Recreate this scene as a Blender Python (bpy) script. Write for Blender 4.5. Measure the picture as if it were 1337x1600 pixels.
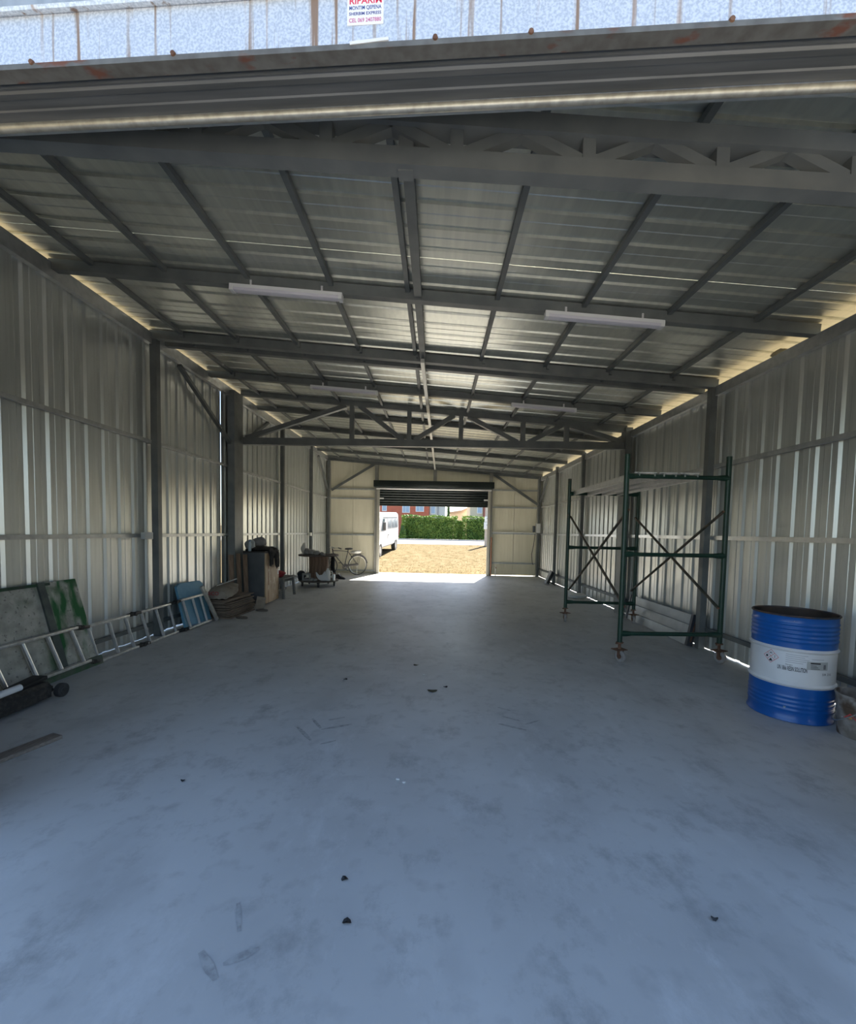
import bpy, bmesh, math, random
from mathutils import Vector, Matrix, Euler

for o in list(bpy.data.objects):
    bpy.data.objects.remove(o, do_unlink=True)
SC = bpy.context.scene
COL = SC.collection
rnd = random.Random(7)
PI = math.pi

# ------------------------------------------------------------------ camera
# solved from the hall's own lines: 668 px focal length in a 1337 x 1600 frame
CAM_H, YAW, PITCH, ROLL, FPX, PCX, PCY = 1.4964, .0179, -.0514, -.0195, 668.0, 668.5, 865.4
_f = Vector((-math.sin(YAW) * math.cos(PITCH), math.cos(YAW) * math.cos(PITCH), math.sin(PITCH)))
_r0 = Vector((math.cos(YAW), math.sin(YAW), 0))
_d0 = _f.cross(_r0)
_r = math.cos(ROLL) * _r0 + math.sin(ROLL) * _d0
_d = -math.sin(ROLL) * _r0 + math.cos(ROLL) * _d0
cd = bpy.data.cameras.new('camera')
cam = bpy.data.objects.new('camera', cd)
COL.objects.link(cam)
cd.sensor_fit = 'HORIZONTAL'
cd.sensor_width = 36
cd.lens = FPX / 1337 * 36
cd.shift_y = (PCY - 800) / 1337
cd.clip_start, cd.clip_end = .05, 600
m = Matrix((( _r.x, -_d.x, -_f.x, 0), (_r.y, -_d.y, -_f.y, 0), (_r.z, -_d.z, -_f.z, CAM_H), (0, 0, 0, 1)))
cam.matrix_world = m
SC.camera = cam

# ------------------------------------------------------------------ sky, sun, exposure
SUN = Vector((.63, 2.25, 2.43)).normalized()          # from the sunlit patch inside the far door
world = bpy.data.worlds.new('world')
SC.world = world
world.use_nodes = True
wn = world.node_tree.nodes
wl = world.node_tree.links
wn.clear()
sky = wn.new('ShaderNodeTexSky')
sky.sky_type = 'NISHITA'
sky.sun_disc = False
sky.sun_elevation = math.asin(SUN.z)
sky.sun_rotation = math.atan2(SUN.x, SUN.y)
sky.air_density = 1.0
sky.dust_density = 1.0
sky.ozone_density = 1.4
bg = wn.new('ShaderNodeBackground')
bg.inputs['Strength'].default_value = .325
wo = wn.new('ShaderNodeOutputWorld')
wl.new(sky.outputs['Color'], bg.inputs['Color'])
wl.new(bg.outputs[0], wo.inputs['Surface'])
sd = bpy.data.lights.new('sun', 'SUN')
sd.energy = 30.0
sd.angle = math.radians(.6)
sd.color = (1.0, .93, .82)
sun = bpy.data.objects.new('sun', sd)
sun.rotation_euler = SUN.to_track_quat('Z', 'Y').to_euler()
sun.location = SUN * 60
COL.objects.link(sun)
SC.view_settings.view_transform = 'Standard'
SC.view_settings.look = 'None'
SC.view_settings.exposure = 0.4
SC.view_settings.gamma = 1
SC.view_settings.use_curve_mapping = False

# ------------------------------------------------------------------ materials
MATS = {}


def mat(name, c1, c2=None, rough=.5, metal=0.0, scale=8, stretch=(1, 1, 1), bump=0.0, rr=0.0, lo=.35, hi=.65, detail=5, spec=.5, dist=.01):
    if name in MATS:
        return MATS[name]
    mt = bpy.data.materials.new(name)
    mt.use_nodes = True
    nt = mt.node_tree
    b = nt.nodes['Principled BSDF']
    b.inputs['Base Color'].default_value = (*c1, 1)
    b.inputs['Roughness'].default_value = rough
    b.inputs['Metallic'].default_value = metal
    b.inputs['Specular IOR Level'].default_value = spec
    if c2 is not None or bump or rr:
        tc = nt.nodes.new('ShaderNodeTexCoord')
        mp = nt.nodes.new('ShaderNodeMapping')
        mp.inputs['Scale'].default_value = stretch
        nz = nt.nodes.new('ShaderNodeTexNoise')
        nz.inputs['Scale'].default_value = scale
        nz.inputs['Detail'].default_value = detail
        nt.links.new(tc.outputs['Object'], mp.inputs[0])
        nt.links.new(mp.outputs[0], nz.inputs[0])
        rp = nt.nodes.new('ShaderNodeValToRGB')
        rp.color_ramp.elements[0].position = lo
        rp.color_ramp.elements[1].position = hi
        rp.color_ramp.elements[0].color = (*c1, 1)
        rp.color_ramp.elements[1].color = (*(c2 or c1), 1)
        nt.links.new(nz.outputs['Fac'], rp.inputs[0])
        nt.links.new(rp.outputs[0], b.inputs['Base Color'])
        if rr:
            mr = nt.nodes.new('ShaderNodeMapRange')
            mr.inputs['To Min'].default_value = rough - rr
            mr.inputs['To Max'].default_value = rough + rr
            nt.links.new(nz.outputs['Fac'], mr.inputs[0])
            nt.links.new(mr.outputs[0], b.inputs['Roughness'])
        if bump:
            bp = nt.nodes.new('ShaderNodeBump')
            bp.inputs['Strength'].default_value = bump
            bp.inputs['Distance'].default_value = dist
            nt.links.new(nz.outputs['Fac'], bp.inputs['Height'])
            nt.links.new(bp.outputs[0], b.inputs['Normal'])
    MATS[name] = mt
    return mt


def layer(mt, color, scale, stretch, lo, hi, rough=None, metal=None, detail=6, voronoi=False, mask=None, nrough=.5):
    """add a second colour where a noise passes a threshold (stains, paint, rust); mask = (axis, from, to) in object space"""
    nt = mt.node_tree
    b = nt.nodes['Principled BSDF']
    tc = nt.nodes.new('ShaderNodeTexCoord')
    mp = nt.nodes.new('ShaderNodeMapping')
    mp.inputs['Scale'].default_value = stretch
    if voronoi:
        nz = nt.nodes.new('ShaderNodeTexVoronoi')
        out = nz.outputs['Distance']
    else:
        nz = nt.nodes.new('ShaderNodeTexNoise')
        nz.inputs['Detail'].default_value = detail
        nz.inputs['Roughness'].default_value = nrough
        out = nz.outputs['Fac']
    nz.inputs['Scale'].default_value = scale
    nt.links.new(tc.outputs['Object'], mp.inputs[0])
    nt.links.new(mp.outputs[0], nz.inputs[0])
    mr = nt.nodes.new('ShaderNodeMapRange')
    mr.inputs['From Min'].default_value = lo
    mr.inputs['From Max'].default_value = hi
    nt.links.new(out, mr.inputs[0])
    fac = mr.outputs[0]
    if mask:
        sp = nt.nodes.new('ShaderNodeSeparateXYZ')
        nt.links.new(tc.outputs['Object'], sp.inputs[0])
        m2 = nt.nodes.new('ShaderNodeMapRange')
        m2.inputs['From Min'].default_value = mask[1]
        m2.inputs['From Max'].default_value = mask[2]
        nt.links.new(sp.outputs[mask[0]], m2.inputs[0])
        mu = nt.nodes.new('ShaderNodeMath')
        mu.operation = 'MULTIPLY'
        nt.links.new(fac, mu.inputs[0])
        nt.links.new(m2.outputs[0], mu.inputs[1])
        fac = mu.outputs[0]
    for key, val in (('Base Color', (*color, 1)), ('Roughness', rough), ('Metallic', metal)):
        if val is None:
            continue
        inp = b.inputs[key]
        mx = nt.nodes.new('ShaderNodeMix')
        mx.data_type = 'RGBA' if key == 'Base Color' else 'FLOAT'
        ia, ib, oi = (6, 7, 2) if key == 'Base Color' else (2, 3, 0)
        if inp.is_linked:
            nt.links.new(inp.links[0].from_socket, mx.inputs[ia])
        else:
            mx.inputs[ia].default_value = inp.default_value
        mx.inputs[ib].default_value = val
        nt.links.new(fac, mx.inputs[0])
        nt.links.new(mx.outputs[oi], inp)
    return mt


WALL = mat('zinc_sheet', (.56, .575, .55), (.66, .675, .65), rough=.33, metal=.72, scale=3, stretch=(6, 6, .35), rr=.08, bump=.10, dist=.004)
ROOF = mat('zinc_roof_sheet', (.54, .55, .50), (.63, .64, .57), rough=.33, metal=.75, scale=3, stretch=(.35, 6, 6), rr=.07, bump=.10, dist=.004)
STEEL = mat('grey_painted_steel', (.125, .135, .135), (.165, .175, .17), rough=.5, metal=.25, scale=5)
GALV = mat('galvanised_steel', (.42, .43, .43), (.52, .53, .52), rough=.42, metal=.7, scale=14)
CREAM = mat('cream_panel', (.76, .71, .55), (.82, .77, .61), rough=.5, scale=2, stretch=(3, 3, .4))
CONC = mat('concrete', (.43, .425, .41), (.54, .535, .515), rough=.5, scale=1.1, detail=10, bump=.10, lo=.3, hi=.7, dist=.01)
layer(CONC, (.58, .575, .555), .5, (1, .5, 1), .48, .75, rough=.4)
layer(CONC, (.33, .325, .315), 1.7, (1, .6, 1), .56, .85, detail=14)
layer(CONC, (.36, .355, .345), 9, (1, 1, 1), .55, .85, detail=14)
layer(CONC, (.30, .295, .285), 3.1, (1, .8, 1), .53, .72, detail=15, nrough=.72)
layer(CONC, (.60, .595, .58), 2.3, (1, .55, 1), .54, .74, detail=15, nrough=.75)
ALU = mat('aluminium', (.68, .68, .68), (.78, .78, .77), rough=.32, metal=.9, scale=20)
BLACK = mat('black_plastic', (.012, .012, .013), rough=.5)
RUBBER = mat('rubber', (.03, .03, .032), (.05, .05, .05), rough=.75, scale=20)
WHITE = mat('white_plastic', (.75, .75, .74), rough=.4)
GREENP = mat('green_paint', (.006, .030, .018), (.010, .044, .026), rough=.4, scale=12)
layer(GREENP, (.13, .09, .06), 11, (1, 1, 1), .66, .72, rough=.8)
RUSTY = mat('rusty_iron', (.10, .045, .025), (.19, .10, .06), rough=.8, scale=18)


# ------------------------------------------------------------------ mesh helpers
def nb():
    return bmesh.new()


def box(bm, c, s, R=None, bev=0):
    v = []
    for dx in (-.5, .5):
        for dy in (-.5, .5):
            for dz in (-.5, .5):
                p = Vector((dx * s[0], dy * s[1], dz * s[2]))
                if R is not None:
                    p = R @ p
                v.append(bm.verts.new(p + Vector(c)))
    fs = [(0, 1, 3, 2), (4, 6, 7, 5), (0, 4, 5, 1), (2, 3, 7, 6), (0, 2, 6, 4), (1, 5, 7, 3)]
    ff = [bm.faces.new([v[i] for i in f]) for f in fs]
    if bev:
        es = list({e for f in ff for e in f.edges})
        bmesh.ops.bevel(bm, geom=es, offset=bev, segments=2, affect='EDGES', profile=.6)
    return bm


def bar(bm, a, b, w, h, up=(0, 0, 1), bev=0):
    """rectangular bar from a to b; w across, h along 'up'"""
    a, b = Vector(a), Vector(b)
    z = (b - a)
    L = z.length
    z.normalize()
    u = Vector(up)
    if abs(u.dot(z)) > .98:
        u = Vector((0, 1, 0))
    x = u.cross(z).normalized()
    y = z.cross(x).normalized()
    R = Matrix((x, y, z)).transposed()
    return box(bm, (a + b) / 2, (w, h, L), R, bev)


def tube(bm, pts, r, n=10, closed=False, caps=True):
    pts = [Vector(p) for p in pts]
    N = len(pts)
    rs = r if isinstance(r, (list, tuple)) else [r] * N
    rings = []
    prev = None
    for i, p in enumerate(pts):
        if closed:
            t = (pts[(i + 1) % N] - pts[i - 1])
        else:
            t = (pts[min(i + 1, N - 1)] - pts[max(i - 1, 0)])
        t.normalize()
        if prev is None:
            u = Vector((0, 0, 1)) if abs(t.z) < .9 else Vector((1, 0, 0))
            x = u.cross(t).normalized()
        else:
            x = (prev - t * prev.dot(t)).normalized()
        prev = x
        y = t.cross(x)
        rings.append([bm.verts.new(p + rs[i] * (math.cos(2 * PI * k / n) * x + math.sin(2 * PI * k / n) * y)) for k in range(n)])
    for i in range(N if closed else N - 1):
        A, B = rings[i], rings[(i + 1) % N]
        for k in range(n):
            bm.faces.new((A[k], A[(k + 1) % n], B[(k + 1) % n], B[k]))
    if caps and not closed:
        bm.faces.new(list(reversed(rings[0])))
        bm.faces.new(rings[-1])
    return bm


def lathe(bm, prof, n=32, c=(0, 0, 0), R=None, a0=0, a1=2 * PI):
    """prof = [(r, z)...] round the local z axis"""
    full = abs(a1 - a0 - 2 * PI) < 1e-6
    cnt = n if full else n + 1
    cols = []
    for k in range(cnt):
        a = a0 + (a1 - a0) * k / n
        cc = []
        for r, z in prof:
            p = Vector((r * math.cos(a), r * math.sin(a), z))
            if R is not None:
                p = R @ p
            cc.append(bm.verts.new(p + Vector(c)))
        cols.append(cc)
    for k in range(n):
        A, B = cols[k], cols[(k + 1) % cnt]
        for i in range(len(prof) - 1):
            try:
                bm.faces.new((A[i], B[i], B[i + 1], A[i + 1]))
            except ValueError:
                pass
    bmesh.ops.remove_doubles(bm, verts=bm.verts, dist=1e-6)
    return bm


def prism(bm, poly, fn, d0, d1):
    """extrude polygon [(u,v)] from depth d0 to d1; fn(u,v,d) -> xyz"""
    A = [bm.verts.new(fn(u, v, d0)) for u, v in poly]
    B = [bm.verts.new(fn(u, v, d1)) for u, v in poly]
    n = len(poly)
    bm.faces.new(list(reversed(A)))
    bm.faces.new(B)
    for i in range(n):
        bm.faces.new((A[i], A[(i + 1) % n], B[(i + 1) % n], B[i]))
    return bm


def lump(bm, c, s, seed=0, sub=2, amp=.25):
    """irregular stone / bundle"""
    r = random.Random(seed)
    t = bmesh.new()
    bmesh.ops.create_icosphere(t, subdivisions=sub, radius=1)
    ph = [r.uniform(0, 6) for _ in range(6)]
    vm = {}
    for v in t.verts:
        p = v.co
        k = 1 + amp * (math.sin(3 * p.x + ph[0]) * math.cos(2.6 * p.y + ph[1]) + .6 * math.sin(5 * p.z + ph[2] + 2 * p.x) + .35 * math.sin(8 * p.y + ph[3]) * math.cos(7 * p.x + ph[4]))
        q = p * k
        vm[v] = bm.verts.new((c[0] + q.x * s[0], c[1] + q.y * s[1], c[2] + q.z * s[2]))
    for f in t.faces:
        bm.faces.new([vm[v] for v in f.verts])
    t.free()
    return bm


def mesh_of(bm, name, material, smooth=True, ang=32):
    bmesh.ops.recalc_face_normals(bm, faces=bm.faces)
    me = bpy.data.meshes.new(name)
    bm.to_mesh(me)
    bm.free()
    if smooth:
        for p in me.polygons:
            p.use_smooth = True
        me.set_sharp_from_angle(angle=math.radians(ang))
    if material:
        me.materials.append(material)
    return me


def obj(name, bm, material, parent=None, loc=None, smooth=True, ang=32):
    me = bm if isinstance(bm, bpy.types.Mesh) else mesh_of(bm, name, material, smooth, ang)
    o = bpy.data.objects.new(name, me)
    COL.objects.link(o)
    if parent:
        o.parent = parent
    if loc:
        o.location = loc
    return o


def wpart(name, bm, material, root, smooth=True, ang=32, parent=None):
    """part given in world coordinates under an unrotated root"""
    bmesh.ops.translate(bm, verts=bm.verts, vec=-root.location)
    return obj(name, bm, material, parent or root, smooth=smooth, ang=ang)


def thing(name, label, cat, loc=(0, 0, 0), rotz=0, group=None):
    o = bpy.data.objects.new(name, None)
    o.empty_display_size = .1
    COL.objects.link(o)
    o.location = loc
    o.rotation_euler = (0, 0, rotz)
    o['label'] = label
    o['category'] = cat
    if group:
        o['group'] = group
    return o


def single(name, bm, material, label, cat, group=None, smooth=True, ang=32):
    """a thing that is one mesh: world coordinates in, origin moved to its base"""
    bm.verts.ensure_lookup_table()
    xs = [v.co.x for v in bm.verts]
    ys = [v.co.y for v in bm.verts]
    zs = [v.co.z for v in bm.verts]
    b = Vector(((min(xs) + max(xs)) / 2, (min(ys) + max(ys)) / 2, min(zs)))
    bmesh.ops.translate(bm, verts=bm.verts, vec=-b)
    o = obj(name, bm, material, loc=b, smooth=smooth, ang=ang)
    o['label'] = label
    o['category'] = cat
    if group:
        o['group'] = group
    return o


def struct(name, label=None, bm=None, material=None, loc=(0, 0, 0)):
    if bm is None:
        o = bpy.data.objects.new(name, None)
        COL.objects.link(o)
        o.location = loc
    else:
        o = obj(name, bm, material)
    o['kind'] = 'structure'
    if label:
        o['label'] = label
    return o


def dup(root, loc, rotz=0, label=None):
    r = root.copy()
    COL.objects.link(r)
    r.location = loc
    r.rotation_euler = (0, 0, rotz)
    if label:
        r['label'] = label
    for ch in list(root.children):
        c = ch.copy()
        COL.objects.link(c)
        c.parent = r
        for g in ch.children:
            d = g.copy()
            COL.objects.link(d)
            d.parent = c
    return r


def text_mesh(s, size, font_bold=False, align='LEFT', ext=0.0):
    cu = bpy.data.curves.new('lettering', 'FONT')
    cu.body = s
    cu.size = size
    cu.align_x = align
    cu.resolution_u = 3
    cu.offset = size * .018 if font_bold else 0
    to = bpy.data.objects.new('lettering', cu)
    COL.objects.link(to)
    me = bpy.data.meshes.new_from_object(to)
    bpy.data.objects.remove(to, do_unlink=True)
    bpy.data.curves.remove(cu)
    return me


def text_part(s, size, fn, material, parent, bold=False, align='LEFT', width=None):
    """flat lettering mapped by fn(u, v) -> xyz; width squeezes the line"""
    me = text_mesh(s, size, bold, align)
    us = [v.co.x for v in me.vertices]
    k = 1
    if width:
        k = width / (max(us) - min(us))
    for v in me.vertices:
        v.co = fn(v.co.x * k, v.co.y)
    me.materials.append(material)
    o = bpy.data.objects.new('lettering', me)
    COL.objects.link(o)
    o.parent = parent
    return o


# ------------------------------------------------------------------ hall dimensions (metres)
XL, XR, YF, YB = -3.85, 3.63, 15.09, 1.80
ZL, ZR = 4.02, 3.46                       # eaves
SL = .0735                                # roof falls to the right


def roofz(x, off=0):
    return 3.755 - SL * x + off


PURL = [-3.4, -2.68, -1.87, -1.06, -.32, .54, 1.37, 2.18, 3.0]
POSTY = [5.75, 8.1, 10.5, 12.9]

# ------------------------------------------------------------------ floor and grounds
bm = nb()
box(bm, ((XL + XR) / 2, 4.6, -.1), (XR - XL + .3, 21.4, .2))
floor = struct('floor', 'grey worn concrete floor slab running through the hall', bm, CONC)
# flat dark tyre prints that the photograph shows on the concrete
TYRE = mat('tyre_dirt', (.29, .285, .275), (.42, .415, .40), rough=.8, scale=30, lo=.35, hi=.6)


def tyre(x0, y0, x1, y1, w):
    b = nb()
    a, c = Vector((x0, y0, 0)), Vector((x1, y1, 0))
    d = (c - a).normalized()
    nrm = Vector((-d.y, d.x, 0)) * w / 2
    pts = []
    for i in range(7):
        t = i / 6
        k = .55 + .45 * math.sin(PI * t) + rnd.uniform(-.15, .15)
        pts.append((a.lerp(c, t) + nrm * k, a.lerp(c, t) - nrm * k))
    vs = [(b.verts.new((p.x, p.y, .0012)), b.verts.new((q.x, q.y, .0012))) for p, q in pts]
    for i in range(6):
        b.faces.new((vs[i][0], vs[i + 1][0], vs[i + 1][1], vs[i][1]))
    obj('tyre_mark', b, TYRE, floor)


for a in [(-1.02, 3.15, -.86, 2.95, .035), (-.95, 3.3, -.84, 3.14, .03), (-.83, 3.12, -.62, 3.22, .03), (-.82, 3.28, -.70, 3.34, .025),
          (-.78, 2.9, -.68, 2.96, .02), (.52, 3.3, .72, 3.2, .03), (.57, 3.44, .70, 3.36, .025), (.56, 3.62, .66, 3.55, .02),
          (.73, 3.3, .86, 3.38, .02), (-.80, 1.42, -.70, 1.33, .03), (-.70, 1.38, -.60, 1.44, .03), (-.76, 1.62, -.70, 1.5, .022)]:
    tyre(*a)

GRASS = mat('dry_grass_ground', (.085, .068, .040), (.135, .11, .07), rough=1.0, scale=2.2, detail=9, lo=.3, hi=.7, bump=.5, dist=.05, spec=0)
layer(GRASS, (.05, .042, .022), 5, (1, 1, 1), .58, .66)
ROADM = mat('pale_asphalt', (.13, .126, .118), (.165, .16, .15), rough=.95, spec=.1, scale=6)
TERR = [(-30, -.03), (-5, -.03), (15.25, -.02), (20, .02), (26, .38), (33, .50), (36, .52), (43, .66), (45, .72), (80, 1.25), (160, 2.4)]


def terr(y):
    for (a, za), (b, zb) in zip(TERR, TERR[1:]):
        if y <= b:
            return za + (zb - za) * (y - a) / (b - a)
    return TERR[-1][1]


bm = nb()
rows = []
for y, z in TERR:
    rows.append([bm.verts.new((x, y, z)) for x in (-90, -20, -4, 4, 20, 90)])
for A, B in zip(rows, rows[1:]):
    for i in range(5):
        bm.faces.new((A[i], A[i + 1], B[i + 1], B[i]))
ground = struct('ground', 'dry sunlit yard of straw coloured grass behind the hall', bm, GRASS)
bm = nb()
for y0, y1, dz in ((33.5, 42.5, .012),):
    q = [bm.verts.new((x, y, terr(y) + dz)) for x, y in ((-60, y0 - .4), (60, y0 + .6), (60, y1), (-60, y1))]
    bm.faces.new(q)
road = struct('road', 'pale sunlit road crossing behind the yard', bm, ROADM)
bm = nb()
box(bm, (0, 42.6, terr(42.6) + .05), (120, .25, .16))
struct('kerb', 'low concrete kerb along the far side of the road', bm, mat('kerb_concrete', (.45, .44, .42), rough=.9))

# straw litter, uncountable
bm = nb()
r2 = random.Random(3)
for i in range(9000):
    y = 15.7 + (r2.random() ** 1.5) * 17
    x = r2.uniform(-5, 5) * (1 + (y - 15) * .06)
    z = terr(y)
    a = r2.uniform(0, PI)
    L = r2.uniform(.03, .09)
    h = r2.uniform(.01, .06)
    d = Vector((math.cos(a) * L, math.sin(a) * L, 0))
    n = Vector((-math.sin(a), math.cos(a), 0)) * .008
    p = Vector((x, y, z))
    bm.faces.new([bm.verts.new(q) for q in (p - n, p + n, p + d + Vector((0, 0, h)))])
so = obj('straw', bm, mat('straw', (.06, .046, .022), (.13, .10, .055), rough=1, spec=0, scale=3), smooth=False)
so['kind'] = 'stuff'
so['label'] = 'loose dry straw scattered over the sunlit yard'
so['category'] = 'straw'


# ------------------------------------------------------------------ sheet walls
def sheet_profile(n, pitch, wide=.10, top=.05, depth=.019):
    """polyline of n trapezoid ribs (u along wall, d outward)"""
    pts = []
    for k in range(n):
        c = (k + .5) * pitch
        g = pitch / 2 - wide / 2
        # two shallow stiffening lines on the flat
        f0 = k * pitch
        for s in (.30,):
            pass
        pts += [(f0, 0)]
        pts += [(c - wide / 2, 0), (c - top / 2, depth), (c + top / 2, depth), (c + wide / 2, 0)]
        if k == n - 1:
            pts += [((k + 1) * pitch, 0)]
        else:
            e = (k + 1) * pitch
            pts += [(e - .012, 0), (e - .006, .004), (e + .0, .0)]
    # drop duplicates
    out = [pts[0]]
    for p in pts[1:]:
        if abs(p[0] - out[-1][0]) > 1e-5 or abs(p[1] - out[-1][1]) > 1e-5:
            out.append(p)
    return out


def sheet_mesh(prof, L, th=.0012):
    """extrude the profile along local z by L; local x along wall, y outward"""
    bm = nb()
    ring = []
    for z in (0, L):
        ring.append(([bm.verts.new((u, d, z)) for u, d in prof], [bm.verts.new((u, d + th, z)) for u, d in prof]))
    n = len(prof)
    (a0, b0), (a1, b1) = ring
    for i in range(n - 1):
        bm.faces.new((a0[i], a0[i + 1], a1[i + 1], a1[i]))
        bm.faces.new((b0[i + 1], b0[i], b1[i], b1[i + 1]))
        bm.faces.new((a0[i], b0[i], b0[i + 1], a0[i + 1]))
        bm.faces.new((a1[i + 1], b1[i + 1], b1[i], a1[i]))
    bm.faces.new((a0[0], a1[0], b1[0], b0[0]))
    bm.faces.new((a0[-1], b0[-1], b1[-1], a1[-1]))
    return bm


PITCH_W = .2375
SW = 4 * PITCH_W


def side_wall(name, X, sgn, top, label, y0, gaps):
    root = struct(name, label, loc=(X, 8, 0))
    me = mesh_of(sheet_mesh(sheet_profile(4, PITCH_W), top - .03), 'wall_sheet', WALL, ang=15)
    y = y0
    k = 0
    while y < YF - .02:
        g = next((g for g in gaps if abs(g[0] - y) < .5), None)
        w = min(SW, YF + .05 - y)
        o = bpy.data.objects.new('wall_sheet', me)
        COL.objects.link(o)
        o.parent = root
        lift = rnd.uniform(-.010, .012)
        o.location = (sgn * .03 + sgn * rnd.uniform(0, .002), y - 8, (.003 if sgn < 0 else .006) + max(lift, 0))
        # local x -> +Y, local y -> outward
        o.rotation_euler = (0, 0, PI / 2)
        if sgn > 0:
            o.scale = (1, -1, 1)
        y += SW
        k += 1
        if g:
            y += g[1]
    return root


wall_l = side_wall('wall_left', XL, -1, ZL - .02, 'tall corrugated zinc wall on the left with steel posts', 1.95, [(6.72, .02)])
wall_r = side_wall('wall_right', XR, 1, ZR - .06, 'corrugated zinc wall on the right with a lit eaves gap', 1.72, [])


def wp(name, bm, root, material=STEEL):
    return wpart(name, bm, material, root)


# girts
for z, m_ in ((2.63, GALV), (1.375, GALV), (.17, STEEL)):
    b = nb()
    box(b, (XL + .005, 8.5, z), (.04, 13.1, .045))
    wp('girt', b, wall_l, m_)
for z, m_ in ((2.42, GALV), (1.49, ALU), (.27, STEEL)):
    b = nb()
    box(b, (XR - .005, 8.4, z), (.04, 13.2, .05))
    wp('girt', b, wall_r, m_)
# eaves beams
b = nb()
box(b, (XL + .02, 8.5, ZL - .04), (.06, 13.2, .15))
wp('eaves_beam', b, wall_l, GALV)
b = nb()
box(b, (XR - .02, 8.4, ZR - .07), (.06, 13.3, .12))
wp('eaves_beam', b, wall_r, GALV)
# posts
for Y in (POSTY[0], POSTY[2], POSTY[3], 15.0):
    b = nb()
    box(b, (XL + .06, Y, (ZL - .02) / 2), (.09, .08, ZL - .02))
    wp('post', b, wall_l)
    b = nb()
    box(b, (XR - .06, Y + (.12 if Y == 10.5 else 0), (ZR + .04) / 2), (.08, .09, ZR + .04))
    wp('post', b, wall_r)
b = nb()
box(b, (XL + .075, 8.0, (ZL - .02) / 2), (.13, .34, ZL - .02))
wp('column', b, wall_l)
b = nb()
box(b, (XR - .075, 8.22, (ZR + .05) / 2), (.13, .2, ZR + .05))
wp('column', b, wall_r)
# base plates of the posts
# braces
for a, c in (((XL + .04, 6.32, 3.86), (XL + .05, 7.94, 3.0)), ((XL + .04, 9.64, 3.87), (XL + .05, 8.3, 3.12)), ((XL + .04, 13.75, 3.86), (XL + .05, 14.95, 2.92))):
    b = nb()
    bar(b, a, c, .05, .06, (1, 0, 0))
    wp('brace', b, wall_l)
for a, c in (((XR - .05, 14.95, 2.58), (XR - .05, 14.0, 3.36)),):
    b = nb()
    bar(b, a, c, .05, .06, (1, 0, 0))
    wp('brace', b, wall_r)

# ------------------------------------------------------------------ far wall
wall_f = struct('wall_far', 'cream insulated panel end wall around the far roller door', loc=(0, YF, 0))
DX0, DX1, DZ = -2.04, 1.83, 3.24


def fpanel(x0, x1, z0, z1a, z1b):
    """ribbed panel on the far wall with a sloping top"""
    b = nb()
    n = max(2, int((x1 - x0 - .012) / .09))
    xs = [x0 + .006 + (x1 - x0 - .012) * i / n for i in range(n + 1)]
    top = lambda x: z1a + (z1b - z1a) * (x - x0) / (x1 - x0)
    prof = []
    for i, x in enumerate(xs):
        if 0 < i < n:
            prof += [(x - .006, 0), (x, .004), (x + .006, 0)]
        else:
            prof += [(x, 0)]
    A = [b.verts.new((x, YF + d, z0)) for x, d in prof]
    B = [b.verts.new((x, YF + d, top(x))) for x, d in prof]
    C = [b.verts.new((x, YF + .045, z0)) for x, d in prof]
    D = [b.verts.new((x, YF + .045, top(x))) for x, d in prof]
    for i in range(len(prof) - 1):
        b.faces.new((A[i], A[i + 1], B[i + 1], B[i]))
        b.faces.new((C[i + 1], C[i], D[i], D[i + 1]))
        b.faces.new((B[i], B[i + 1], D[i + 1], D[i]))
        b.faces.new((A[i + 1], A[i], C[i], C[i + 1]))
    b.faces.new((A[0], B[0], D[0], C[0]))
    b.faces.new((A[-1], C[-1], D[-1], B[-1]))
    wpart('wall_panel', b, CREAM, wall_f, ang=10)


rz = lambda x: roofz(x, .05)
for x0, x1 in ((XL - .05, -2.95), (-2.95, DX0)):
    fpanel(x0, x1, .0, rz(x0), rz(x1))
for x0, x1 in ((DX1, 2.72), (2.72, XR + .05)):
    fpanel(x0, x1, .035, rz(x0), rz(x1))
for x0, x1 in ((DX0, -.98), (-.98, -.02), (-.02, 1.0), (1.0, DX1)):
    fpanel(x0, x1, DZ - .05, rz(x0), rz(x1))
for x0, x1, z0 in ((XL - .05, DX0, 0), (DX1, XR + .05, .035), (DX0, DX1, DZ - .04)):  # unseen backing added to keep daylight from leaking through the panel seams
    b = nb()
    prism(b, [(x0, z0), (x1, z0), (x1, rz(x1)), (x0, rz(x0))], lambda u, v, d: (u, d, v), YF + .046, YF + .06)
    wpart('seam_light_stop', b, CREAM, wall_f)
for x0, x1, zs in ((XL, DX0, (2.95, 2.62, 1.35, .09)), (DX1, XR, (3.0, 2.4, 1.49, .45))):
    for z in zs:
        b = nb()
        box(b, ((x0 + x1) / 2, YF - .022, z), (x1 - x0, .04, .05))
        wp('girt', b, wall_f, GALV)
for x0, x1, z1 in ((XL + .02, XL + .12, 3.95), (DX0 - .13, DX0 - .01, 3.8), (-.13, -.01, 3.7), (DX1 + .0, DX1 + .11, 3.58), (XR - .12, XR - .02, 3.44)):
    b = nb()
    z0 = 0 if x0 != -.13 else DZ
    box(b, ((x0 + x1) / 2, YF - .06, (z0 + z1) / 2), (x1 - x0, .1, z1 - z0))
    wp('post', b, wall_f, mat('light_grey_steel', (.30, .295, .27), (.36, .35, .32), rough=.5, metal=.3, scale=5))
for a, c in (((-3.7, YF - .06, 2.9), (-2.2, YF - .06, 3.82)), ((3.52, YF - .06, 2.52), (1.95, YF - .06, 3.55))):
    b = nb()
    bar(b, a, c, .05, .08, (0, 0, 1))
    wp('brace', b, wall_f)
b = nb()
bar(b, (XL, YF - .07, roofz(XL, -.05)), (XR, YF - .07, roofz(XR, -.05)), .08, .1, (0, 0, 1))
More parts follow.
